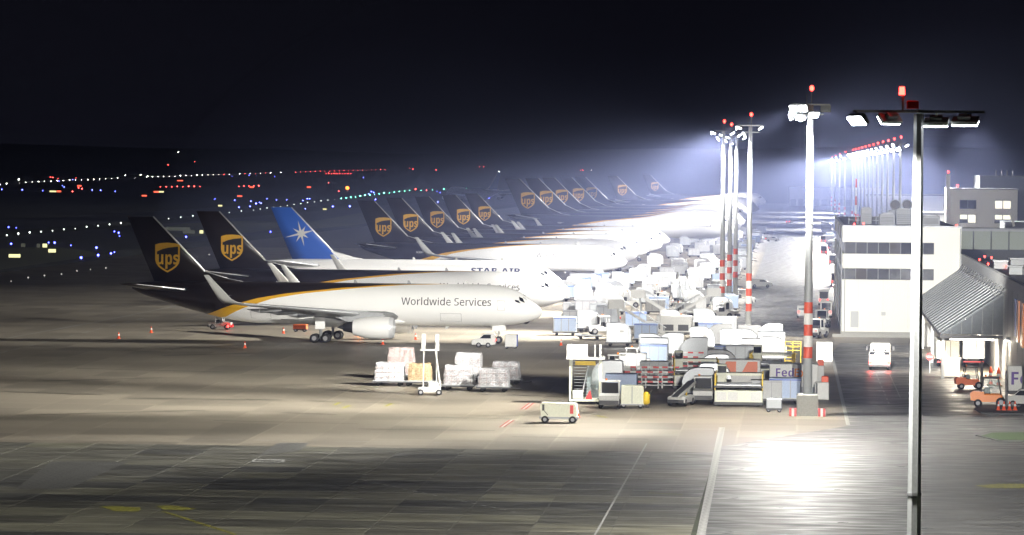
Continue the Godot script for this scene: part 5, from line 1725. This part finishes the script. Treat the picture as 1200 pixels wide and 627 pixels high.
	# vehicles with red and amber lamps behind the nearest jet
	var bt2 := make_tug("small tractor with red lamp behind the rear body of the nearest jet", "", "cart_white", "red_paint")
	bt2.position = pt(258, 386)
	var am := thing("orange_cart", "orange cart with glowing lamp between the main wheels of the nearest jet", "cart", pt(352, 389))
	cb(am, "casing", Vector3(0, 0.75, 0), Vector3(1.9, 0.7, 1.2), "orange_red", 0.1)
	bx(am, "chassis", Vector3(-0.95, 0.24, -0.55), Vector3(0.95, 0.4, 0.55), "steel_dark")
	axle(am, [-0.6, 0.6], 0.5, 0.24, 0.16)
	rod(am, "lamp", Vector3(0.8, 1.1, 0.3), Vector3(0.8, 1.3, 0.3), 0.12, "amber_lamp", 10)
	for q in [[258, 0.0, 386.5, "tail_lamp", "red"], [412, 0.0, 394, "amber_lamp", "amber"]]:
		var l := thing("ground_lamp", "small %s lamp standing on the concrete under the nearest jet" % q[4], "lamp", pt(q[0] + 9, q[2]))
		part(l, "stand", MB.new().tube(Vector3.ZERO, Vector3(0, 0.35, 0), 0.1, 0.06, 8).done(), mats["steel_dark"])
		part(l, "lamp", MB.new(true).tube(Vector3(0, 0.35, 0), Vector3(0, 0.62, 0), 0.13, 0.1, 10).done(), mats[q[3]])
		var ol := OmniLight3D.new()
		ol.name = "lamp_glow"
		l.add_child(ol)
		ol.position = Vector3(0, 0.5, 0.0)
		ol.light_color = Color(1.0, 0.12, 0.06) if q[4] == "red" else Color(1.0, 0.55, 0.3)
		ol.light_energy = 0.6 if q[4] == "red" else 4.0
		ol.light_size = 0.08
		ol.shadow_enabled = true
	# the rest of the crowded storage strip between the jets and the road
	for q in [[685, 474], [741, 478], [798, 475], [866, 474], [866, 455], [930, 462], [815, 455], [752, 455], [776, 455], [806, 436], [929, 431], [946, 487], [877, 394], [846, 369], [854.5, 359], [861.5, 347.5], [811, 352], [800, 396], [963, 468], [958, 447], [966, 424]]:
		spots.append(pt(q[0], q[1]))
	var tries := 0
	var put := 0
	while tries < 900 and put < 46:
		tries += 1
		var zc := rng.randf_range(-352.0, -600.0)
		var xc := rng.randf_range(lerpf(-18.0, -24.0, (-zc - 352.0) / 130.0) if zc > -490.0 else -32.0, -9.5 if zc < -480.0 else -2.5)
		var p := Vector3(xc, 0.016, zc)
		var ok := true
		for c in spots:
			if absf(c.x - p.x) < 4.6 and absf(c.z - p.z) < 6.5:
				ok = false
		if not ok:
			continue
		put += 1
		var near := "between the front line and the stair trucks" if zc > -430.0 else "between the stair trucks and the close group of masts"
		if put % 6 == 5:
			place(tug_w, used, p, rng.randf_range(-0.4, 0.4) + (PI if put % 4 == 1 else 0.0), "white tow tractor parked %s" % near, "tow tractors %s" % near)
			continue
		var kd: String = order[put % 10]
		place(dolly, used, p, 0.0, "low dolly under a container %s" % near, "cargo dollies %s" % near)
		place(kinds[kd], used, p + Vector3(0, DECK, 0), PI if put % 3 == 0 else 0.0, "%s %s" % [says[kd], near], "containers %s" % near)
	for kd in kinds:
		if not used.has(kinds[kd]):
			kinds[kd].free()

func courier_words(o: Node3D, at: Vector3, size: float) -> void:
	var a := part(o, "lettering", lettering("Fed", size, true, 0.03), mats["purple"])
	a.position = at
	var b := part(o, "lettering", lettering("Ex", size, true, 0.03), mats["orange_paint"])
	var w: float = a.mesh.get_aabb().size.x
	var w2: float = b.mesh.get_aabb().size.x
	b.position = at + Vector3(w * 0.5 + w2 * 0.5 + 0.02, 0, 0)

# ---------------------------------------------------------------- covered dock with forklifts
func area_lamp(parent: Node3D, at: Vector3, size: Vector2, energy: float, aim := Vector3.DOWN) -> void:
	var l := AreaLight3D.new()
	l.name = "area_glow"
	parent.add_child(l, true)
	l.position = at
	l.look_at_from_position(parent.position + at, parent.position + at + aim, Vector3.FORWARD if absf(aim.y) > 0.9 else Vector3.UP)
	l.area_size = size
	l.light_energy = energy
	l.light_color = Color(1.0, 0.94, 0.84)
	l.shadow_enabled = true

func make_forklift(label: String, m: String, s: float) -> Node3D:
	var o := thing("forklift", label, "forklift", Vector3.ZERO, 0.0, "forklifts at the covered dock")
	part(o, "counterweight", MB.new().prism(PackedVector2Array([Vector2(-1.5, 0.5), Vector2(-0.6, 0.4), Vector2(-0.5, 1.15), Vector2(-1.35, 1.2), Vector2(-1.55, 1.0)]), -0.62, 0.62).done(), mats[m])
	cb(o, "body", Vector3(0.1, 0.7, 0), Vector3(1.5, 0.6, 1.2), m, 0.08)
	cb(o, "seat", Vector3(-0.3, 1.2, 0), Vector3(0.5, 0.5, 0.5), "steel_dark", 0.08)
	for q in [[0.75, 0.55], [0.75, -0.55], [-0.75, 0.55], [-0.75, -0.55]]:
		rod(o, "cab_post", Vector3(q[0], 0.9, q[1]), Vector3(q[0] * 0.72, 2.15, q[1]), 0.05, "steel_dark")
	cb(o, "cab_roof", Vector3(-0.02, 2.2, 0), Vector3(1.3, 0.1, 1.25), "steel_dark", 0.04)
	bx(o, "cab_glass", Vector3(-0.5, 1.1, 0.56), Vector3(0.6, 2.05, 0.57), "glass")
	for z in [-0.4, 0.4]:
		bx(o, "mast_rail", Vector3(1.05, 0.1, z - 0.07), Vector3(1.2, 2.7, z + 0.07), "steel_dark")
		bx(o, "fork", Vector3(1.2, 0.1, z - 0.08), Vector3(2.2, 0.16, z + 0.08), "steel_dark")
	bx(o, "carriage", Vector3(1.18, 0.3, -0.6), Vector3(1.26, 1.1, 0.6), "steel_dark")
	bx(o, "cross_bar", Vector3(1.05, 2.55, -0.4), Vector3(1.18, 2.68, 0.4), "steel_dark")
	wheel(o, Vector3(0.75, 0.38, 0.6), 0.38, 0.28)
	wheel(o, Vector3(0.75, 0.38, -0.6), 0.38, 0.28)
	wheel(o, Vector3(-0.95, 0.3, 0.55), 0.3, 0.24)
	wheel(o, Vector3(-0.95, 0.3, -0.55), 0.3, 0.24)
	rod(o, "beacon", Vector3(-0.4, 2.25, 0), Vector3(-0.4, 2.42, 0), 0.08, "orange_paint", 8)
	o.scale = Vector3.ONE * s
	return o

func build_dock() -> void:
	# canopy: a lean-to of sheet metal with a hipped end
	var c := thing("dock_canopy", "grey sheet metal canopy sloping down from the cargo hall over the dock", "canopy")
	var r1 := Vector3(22.25, 9.4, -499.6)
	var r2 := Vector3(22.25, 9.5, -394.0)
	var e1 := Vector3(15.9, 4.9, -499.6)
	var e2 := Vector3(15.6, 4.9, -396.5)
	var e3 := Vector3(22.25, 4.9, -396.0)
	var up := Vector3(0, 0.12, 0)
	var n := 20
	for k in n:
		var f0 := float(k) / n
		var f1 := (k + 0.985) / n
		var a := r1.lerp(r2, f0)
		var b := r1.lerp(r2, f1)
		var d := e1.lerp(e2, f1)
		var e := e1.lerp(e2, f0)
		var m := MB.new()
		m.loft([[a - up, b - up, d - up, e - up], [a, b, d, e]])
		part(c, "roof_panel", m.done(), mats["roof_sheet"])
		var rb := MB.new().tube(b + Vector3(0, 0.03, 0), d + Vector3(0, 0.03, 0), 0.06, 0.06, 6)
		part(c, "rib", rb.done(), mats["plant_grey"])
		part(c, "bracket", MB.new().tube(b + Vector3(0, 0.6, 0), b.lerp(d, 0.12) + Vector3(0, 0.06, 0), 0.06, 0.06, 6).done(), mats["steel_dark"])
	# clad gable end
	for k in 6:
		var f0 := float(k) / 6
		var f1 := (k + 0.98) / 6
		var g0 := e2.lerp(e3, f0)
		var g1 := e2.lerp(e3, f1)
		var t0 := e2.lerp(r2, f0) - Vector3(0, 0.14, 0.1)
		var t1 := e2.lerp(r2, f1) - Vector3(0, 0.14, 0.1)
		var th := Vector3(0, 0, -0.1)
		part(c, "gable_panel", MB.new().loft([[g0 + th, t0 + th, t1 + th, g1 + th], [g0, t0, t1, g1]]).done(), mats["roof_sheet"])
		part(c, "rib", MB.new().tube(g1 + Vector3(0, 0, 0.03), t1 + Vector3(0, 0, 0.03), 0.05, 0.05, 6).done(), mats["plant_grey"])
	part(c, "eave_beam", MB.new().span(e2 + Vector3(-0.1, -0.42, 0.12), e3 + Vector3(0, -0.1, -0.12)).done(), mats["steel_dark"])
	part(c, "eave_beam", MB.new().tube(e1 - Vector3(0, 0.22, 0), e2 - Vector3(0, 0.22, 0), 0.14, 0.14, 6).done(), mats["steel_dark"])
	for q in [Vector3(15.85, 0, -397), Vector3(15.9, 0, -430), Vector3(15.95, 0, -464)]:
		part(c, "column", MB.new().span(q + Vector3(-0.14, 0, -0.14), q + Vector3(0.14, 4.6, 0.14)).done(), mats["galvanised"])
	var strip_l := part(c, "lamp_strip", MB.new().span(Vector3(16.6, 4.3, -396.8), Vector3(21.4, 4.38, -396.4)).done(), mats["dock_lamp"])
	strip_l.name = "lamp_strip"
	area_lamp(c, Vector3(19.0, 4.22, -396.5), Vector2(4.8, 0.4), 120.0, Vector3(0, -1, 0.25))
	for q in [Vector3(19.0, 4.5, -408), Vector3(19.2, 4.5, -448)]:
		part(c, "lamp_strip", MB.new().span(q + Vector3(-2.4, -0.06, -0.14), q + Vector3(2.4, 0.0, 0.14)).done(), mats["dock_lamp"])
		area_lamp(c, q + Vector3(0, -0.12, 0), Vector2(4.8, 0.3), 270.0, Vector3(0, -1, -0.4))
	# wall lamp on the hall
	var wl := thing("wall_lamp", "glaring wall lamp on the cargo hall below the orange panels", "wall lamp", Vector3(22.3, 4.9, -385.0))
	cb(wl, "housing", Vector3(-0.2, 0.1, 0), Vector3(0.4, 0.3, 1.2), "plant_grey", 0.04)
	bx(wl, "lamp_glass", Vector3(-0.42, -0.14, -0.5), Vector3(-0.05, -0.06, 0.5), "dock_lamp")
	area_lamp(wl, Vector3(-0.25, -0.2, 0), Vector2(0.4, 1.0), 40.0, Vector3(-0.4, -1, 0.2))
	# back wall of the dock with shutters
	var bw := thing("dock_wall", "pale dock wall with roller shutters behind the parked trailers", "wall", Vector3(14.9, 0, -470))
	bx(bw, "wall", Vector3(0, 0, 0), Vector3(7.4, 4.6, -0.4), "facade")
	for k in 2:
		var sh := bx(bw, "shutter", Vector3(0.5 + 3.6 * k, 0, 0.0), Vector3(3.5 + 3.6 * k, 3.0, 0.06), "facade_grey")
		for j in 9:
			bx(sh, "slat", Vector3(0.55 + 3.6 * k, 0.06 + 0.33 * j, 0.06), Vector3(3.45 + 3.6 * k, 0.34 + 0.33 * j, 0.1), "facade_grey")
	# trailers backed in under the canopy
	for q in [[17.4, -421.0, "pale box trailer under the canopy beside the no-entry sign", "facade"], [20.4, -422.0, "shiny box trailer under the canopy beside the hall wall", "alu"]]:
		var t := thing("box_semitrailer", q[2], "trailer", Vector3(q[0], 0.016, q[1]), 0.0, "trailers under the canopy")
		cb(t, "box", Vector3(0, 2.0, -5.0), Vector3(2.6, 2.1, 9.6), q[3], 0.06)
		for k in 2:
			var dr := bx(t, "rear_door", Vector3(-1.22 + 1.24 * k, 1.02, -0.2), Vector3(-0.03 + 1.24 * k, 2.98, -0.16), q[3])
			rod(dr, "door_bar", Vector3(-0.3 + 0.6 * k, 1.05, -0.13), Vector3(-0.3 + 0.6 * k, 2.95, -0.13), 0.03, "steel_dark")
		bx(t, "bumper", Vector3(-1.2, 0.5, -0.25), Vector3(1.2, 0.65, -0.15), "red_paint")
		for z in [-1.6, -2.9]:
			for side in [-1, 1]:
				var wl2 := Node3D.new()
				wl2.name = "axle_end"
				t.add_child(wl2, true)
				wl2.position = Vector3(side * 1.05, 0, z)
				wl2.rotation.y = PI / 2
				wheel(wl2, Vector3(0, 0.46, 0), 0.46, 0.3)
		bx(t, "chassis", Vector3(-0.6, 0.75, -9.4), Vector3(0.6, 0.95, -0.3), "steel_dark")
	# low white container and pallets in front
	var wb := thing("white_bin", "pale square bin on feet beside the red forklift", "bin", pt(1113.5, 443))
	cb(wb, "shell", Vector3(0, 1.2, 0), Vector3(2.0, 2.0, 1.6), "cart_white", 0.05)
	bx(wb, "foot", Vector3(-0.95, 0, -0.7), Vector3(-0.75, 0.22, 0.7), "steel_dark")
	bx(wb, "foot", Vector3(0.75, 0, -0.7), Vector3(0.95, 0.22, 0.7), "steel_dark")
	bx(wb, "lid_edge", Vector3(-1.02, 1.9, -0.82), Vector3(1.02, 1.96, 0.82), "galvanised")
	var sg := thing("no_entry_sign", "round red no-entry sign on a post beside the dock", "sign", pt(1089.5, 437))
	rod(sg, "post", Vector3.ZERO, Vector3(0, 2.1, 0), 0.05, "galvanised", 8)
	part(sg, "disc", MB.new().tube(Vector3(0, 1.8, 0.06), Vector3(0, 1.8, 0.09), 0.42, 0.42, 20).done(), mats["red_paint"])
	bx(sg, "bar", Vector3(-0.3, 1.73, 0.09), Vector3(0.3, 1.87, 0.1), "mast_white")
	var f1 := make_forklift("red-orange forklift with dark cage standing before the trailers", "orange_red", 1.05)
	f1.position = pt(1137, 456)
	f1.rotation.y = 0.1
	var f2 := make_forklift("yellow-orange forklift with raised dark mast beside the traffic cones", "orange_paint", 1.28)
	f2.position = pt(1161, 477)
	f2.rotation.y = -0.05
	# cones: on the kerb and on stacked goods
	var cone := make_cone("small orange cone on the dark kerb before the yellow-orange forklift", "cones on the kerb")
	cone.position = pt(1170, 482.5)
	cone.position.y = 0.145
	for k in 3:
		var q := pt(1176.5 + 6.5 * k, 482.5)
		q.y = 0.145
		copy(cone, q)
	for q in [[1161, 452], [1170, 453]]:
		var s := thing("cone_stack", "tall stack of orange cones behind the forklifts", "cone stack", pt(q[0], q[1]), 0.0, "cone stacks")
		bx(s, "pallet", Vector3(-0.4, 0, -0.4), Vector3(0.4, 0.15, 0.4), "crate_wood")
		for k in 5:
			part(s, "cone", MB.new(true).tube(Vector3(0, 0.15 + 0.3 * k, 0), Vector3(0, 0.8 + 0.3 * k, 0), 0.24, 0.06, 12).done(), mats["cone_red"] if k % 2 == 0 else mats["mast_white"])
	# delivery truck with lettering, car in front of it
	var tr := thing("delivery_truck", "white delivery truck with purple letters beside the yellow-orange forklift", "truck", pt(1221, 467))
	cb(tr, "box_body", Vector3(0, 2.05, 0), Vector3(7.0, 2.5, 2.4), "cart_white", 0.06)
	bx(tr, "chassis", Vector3(-3.4, 0.45, -1.0), Vector3(4.6, 0.8, 1.0), "steel_dark")
	cb(tr, "cab", Vector3(4.4, 1.5, 0), Vector3(1.8, 2.1, 2.2), "cart_white", 0.15)
	bx(tr, "cab_window", Vector3(4.0, 1.7, 1.1), Vector3(5.0, 2.3, 1.115), "window_dark")
	axle(tr, [-2.2, 4.2], 1.0, 0.48, 0.3)
	courier_words(tr, Vector3(-1.75, 2.0, 1.23), 1.75)
	var car := make_van("parked_van", "small white van in front of the delivery truck", "van", "cart_white", 3.6, 1.75)
	car.position = pt(1201, 477)
	car.rotation.y = PI - 0.3
	# truck driving away on the wet road
	var tk := thing("fire_truck", "white truck driving away on the wet road, tail lamps lit", "truck", pt(1030.5, 434), -0.04)
	cb(tk, "body", Vector3(0, 1.35, -2.6), Vector3(2.4, 1.5, 5.2), "cart_white", 0.1)
	cb(tk, "cab", Vector3(0, 2.2, -4.6), Vector3(2.3, 1.4, 1.8), "cart_white", 0.15)
	bx(tk, "tank", Vector3(-0.55, 0.75, -0.02), Vector3(0.55, 1.95, 0.12), "alu")
	for x in [-0.75, 0.75]:
		bx(tk, "rear_window", Vector3(x - 0.35, 1.75, 0.0), Vector3(x + 0.35, 2.05, 0.03), "window_dark")
		cb(tk, "mirror", Vector3(x * 2.0, 2.3, -4.4), Vector3(0.3, 0.5, 0.15), "steel_dark", 0.04)
		bx(tk, "tail_light", Vector3(x * 1.35 - 0.16, 0.72, 0.0), Vector3(x * 1.35 + 0.16, 1.0, 0.05), "tail_lamp")
		rod(tk, "work_lamp", Vector3(x * 0.9, 2.15, -0.1), Vector3(x * 0.9, 2.4, -0.1), 0.12, "steel_dark", 8)
		var l := OmniLight3D.new()
		l.name = "tail_glow"
		tk.add_child(l, true)
		l.position = Vector3(x * 1.35, 0.86, 0.22)
		l.light_color = Color(1.0, 0.06, 0.04)
		l.light_energy = 1.2
		l.light_size = 0.12
		l.shadow_enabled = true
	bx(tk, "bumper", Vector3(-1.2, 0.4, -0.1), Vector3(1.2, 0.62, 0.08), "steel_dark")
	for x in [-1.0, 1.0]:
		for z in [-0.9, -4.2]:
			var ax := Node3D.new()
			ax.name = "axle_end"
			tk.add_child(ax, true)
			ax.position = Vector3(x, 0, z)
			ax.rotation.y = PI / 2
			wheel(ax, Vector3(0, 0.46, 0), 0.46, 0.3)
	# small car with lit lamps leaving behind the front mast
	var c2 := make_van("parked_van", "dark-windowed van with lit red lamps beside the front mast and wet road", "van", "cart_white", 4.4, 1.8)
	c2.position = pt(941, 372)
	c2.rotation.y = PI / 2
	# low concrete barrier wall along the side of the block
	var kb := thing("kerb_wall", "low concrete kerb wall curving below the white block", "kerb", Vector3(6.0, 0, -494))
	bx(kb, "wall", Vector3(-1.2, 0, 0), Vector3(10.0, 0.4, -0.5), "concrete_block")

# ---------------------------------------------------------------- lights of the airfield
func dot(called: String, p: Vector3, m: String, r: float, label: String, category: String, group: String) -> void:
	r *= [0.65, 0.8, 0.95, 1.05, 1.2][rng.randi() % 5]
	var o := thing(called, label, category, p, 0.0, group)
	part(o, "stand", stand_mesh(r), mats["frame_grey"])
	var l := part(o, "lamp", ball_mesh(r), mats[m])
	l.position.y = r * 2.4

func build_field_lights() -> void:
	# far edge lights of the runway
	var x := 0.0
	var i := 0
	while x < 456.0:
		var y := 217.0 - 18.0 * pow(x / 456.0, 0.72)
		var red := x > 250.0 and (x > 330.0 or i % 2 == 0)
		var p := far_place(x, y)
		dot("runway_light", p, "far_red" if red else "far_white", 0.3 if red else 0.28, "tiny %s light in the long row of far runway lights" % ("red" if red else "white"), "runway light", "far runway lights, %s" % ("red" if red else "white"))
		x += lerpf(7.6, 5.2, x / 456.0)
		i += 1
	# centre line of the taxiway, white turning green
	var line := [[8.0, 277.7], [155.0, 262.0], [297.0, 247.0], [400.0, 233.5], [450.0, 227.0], [480.0, 224.0], [560.0, 221.0]]
	var counts := [11, 10, 13, 9, 5, 6]
	for k in 6:
		for j in counts[k]:
			var f: float = float(j) / counts[k]
			var p := far_place(lerpf(line[k][0], line[k + 1][0], f), lerpf(line[k][1], line[k + 1][1], f))
			var green := k >= 3
			dot("taxiway_light", p, "far_green" if green else "near_white", 0.24 if k < 3 else 0.26, "small %s light in the curved taxiway line" % ("green" if green else "pale"), "taxiway light", "taxiway line lights, %s" % ("green" if green else "pale"))
	# blue edge lights
	for q in [[2, 223], [26, 223.5], [50, 224], [73, 218], [75, 220], [108, 223.5], [118, 224], [135, 225], [10, 268], [19, 268], [134, 273], [139, 275], [140, 278], [13, 288], [57, 286], [64, 287], [83, 289], [113, 293], [115, 302], [130, 299.5], [134, 297], [95, 305], [218, 280], [246, 279.5], [252, 234], [275, 235.5], [280, 244], [294, 237], [300, 240], [304, 238], [306, 239.5], [293, 243], [313, 233.5], [324, 235], [336, 235], [355, 236], [360, 234], [363, 234], [317, 273.5], [358, 245.5], [390, 243.5], [410, 243.5], [432, 228], [435, 225.5], [438, 226.5], [440, 235], [444, 243], [512, 224.5], [516, 226], [513, 238], [568, 227], [573, 233.5], [292, 206], [300, 207], [322, 207.5], [272, 207], [426, 208.5], [447, 208.5], [85, 211], [69, 213]]:
		dot("blue_edge_light", far_place(q[0], q[1]), "near_blue" if q[1] > 250 else "far_blue", 0.22 if q[1] > 250 else 0.28, "small blue edge light on the dark airfield beyond the apron", "edge light", "blue airfield edge lights")
	# red rows and single red lamps
	var reds := [[59, 208.5], [62, 209], [68, 210], [89, 209], [85, 225.5], [92, 221.5], [96, 222.5], [83, 196], [98, 196], [197, 194], [228, 190.5], [402, 192], [472, 194], [480, 197.5], [484, 199], [517, 193.5], [511, 200], [562, 196], [567, 196], [680, 200], [683, 200.5], [385, 215], [397, 225], [487, 223], [500, 224]]
	for k in 8:
		reds.append([188 + 6.6 * k, 219.6])
	for k in 10:
		reds.append([382 + 3.2 * k, 204.2])
	for k in 5:
		reds.append([280 + 5.8 * k, 219.0])
	for q in reds:
		dot("red_field_light", far_place(q[0], q[1]), "far_red", 0.42, "small red light far out on the dark airfield", "field light", "red airfield lights")
	for q in [[209, 179], [156, 192], [585, 202], [693, 200], [22, 211.5], [147, 206], [165, 205.5], [173, 207]]:
		dot("white_field_light", far_place(q[0], q[1]), "far_white", 0.45, "single white light far out on the dark airfield", "field light", "white airfield lights")
	# a strong orange lamp on a vehicle
	dot("orange_beacon", far_place(407, 225), "amber_lamp_far", 1.6, "strong orange beacon beyond the taxiway lights", "beacon", "")
	# pale lamps along the apron edge
	for q in [[13, 331], [33, 327.5], [52, 325], [72, 323], [90, 319], [106, 317], [124, 316], [225, 302], [231, 302], [237, 302], [245, 300]]:
		dot("apron_edge_light", far_place(q[0], q[1]), "faint_lamp", 0.13, "faint pale lamp along the edge of the concrete", "edge light", "pale lamps along the apron edge")
	# lit signs beside the taxiways
	for q in [[17, 303, 14, 4.2, "sign_yellow", "brightest yellow lit sign on the grass island"], [27, 290.5, 5, 4.2, "sign_dim", "dim grey sign on the near grass island"], [45, 291, 4, 4.5, "sign_dim", "dim grey sign standing against a lit yellow one"], [52.5, 291, 5.5, 4.5, "sign_yellow", "small square lit sign on the grass island"], [61, 297, 9, 4.2, "sign_yellow", "yellow lit sign at the tip of the grass island"], [208, 271, 30, 4.0, "sign_dim", "long dim sign on the far grass island"], [221, 274.5, 14, 4.0, "sign_dim", "dim lower sign on the far grass island"], [236, 274.5, 4.5, 4.0, "sign_yellow", "small bright sign on the far grass island"], [62, 225.5, 8, 1.8, "sign_yellow", "far yellow half of a two-coloured sign"], [69, 225.5, 5, 1.8, "sign_red", "far red half of a two-coloured sign"], [93, 219, 5, 3.0, "sign_red", "far red sign with two lines"], [183, 226, 6, 1.8, "sign_red", "far red sign joined to a yellow one"], [189, 226, 6, 1.8, "sign_yellow", "far yellow sign joined to a red one"], [169, 230.5, 6, 1.6, "sign_red", "low far red sign beside the joined pair"], [211, 212.5, 7, 1.2, "sign_red", "thin far red sign below the runway lights"], [281, 231, 6, 1.6, "sign_red", "low far red sign beside the second tail"], [295, 220.5, 5, 1.8, "sign_red", "far red sign among five red lights"], [258, 242.5, 5, 2.0, "sign_yellow", "far yellow sign above the second tail"], [362, 220.5, 5, 1.8, "sign_red", "far red sign above the blue tail"], [380.5, 246.5, 4.5, 1.8, "sign_yellow", "far yellow sign beside the blue tail"]]:
		var p := far_place(q[0], q[1])
		var d: float = p.distance_to(cam_t.origin)
		var w: float = q[2] * d / F
		var h: float = clampf(q[3] * d / F, 0.5, 1.6)
		var o := thing("taxiway_sign", q[5], "sign", p, atan2(cam_t.origin.x - p.x, cam_t.origin.z - p.z) * 0.85)
		bx(o, "back_box", Vector3(-w * 0.5, 0.22, -0.2), Vector3(w * 0.5, 0.22 + h, 0.0), "steel_dark")
		bx(o, "sign_face", Vector3(-w * 0.48, 0.25, 0.0), Vector3(w * 0.48, 0.19 + h, 0.03), q[4])
		for s in [-0.35, 0.35]:
			bx(o, "leg", Vector3(w * s - 0.06, 0, -0.16), Vector3(w * s + 0.06, 0.22, -0.04), "steel_dark")
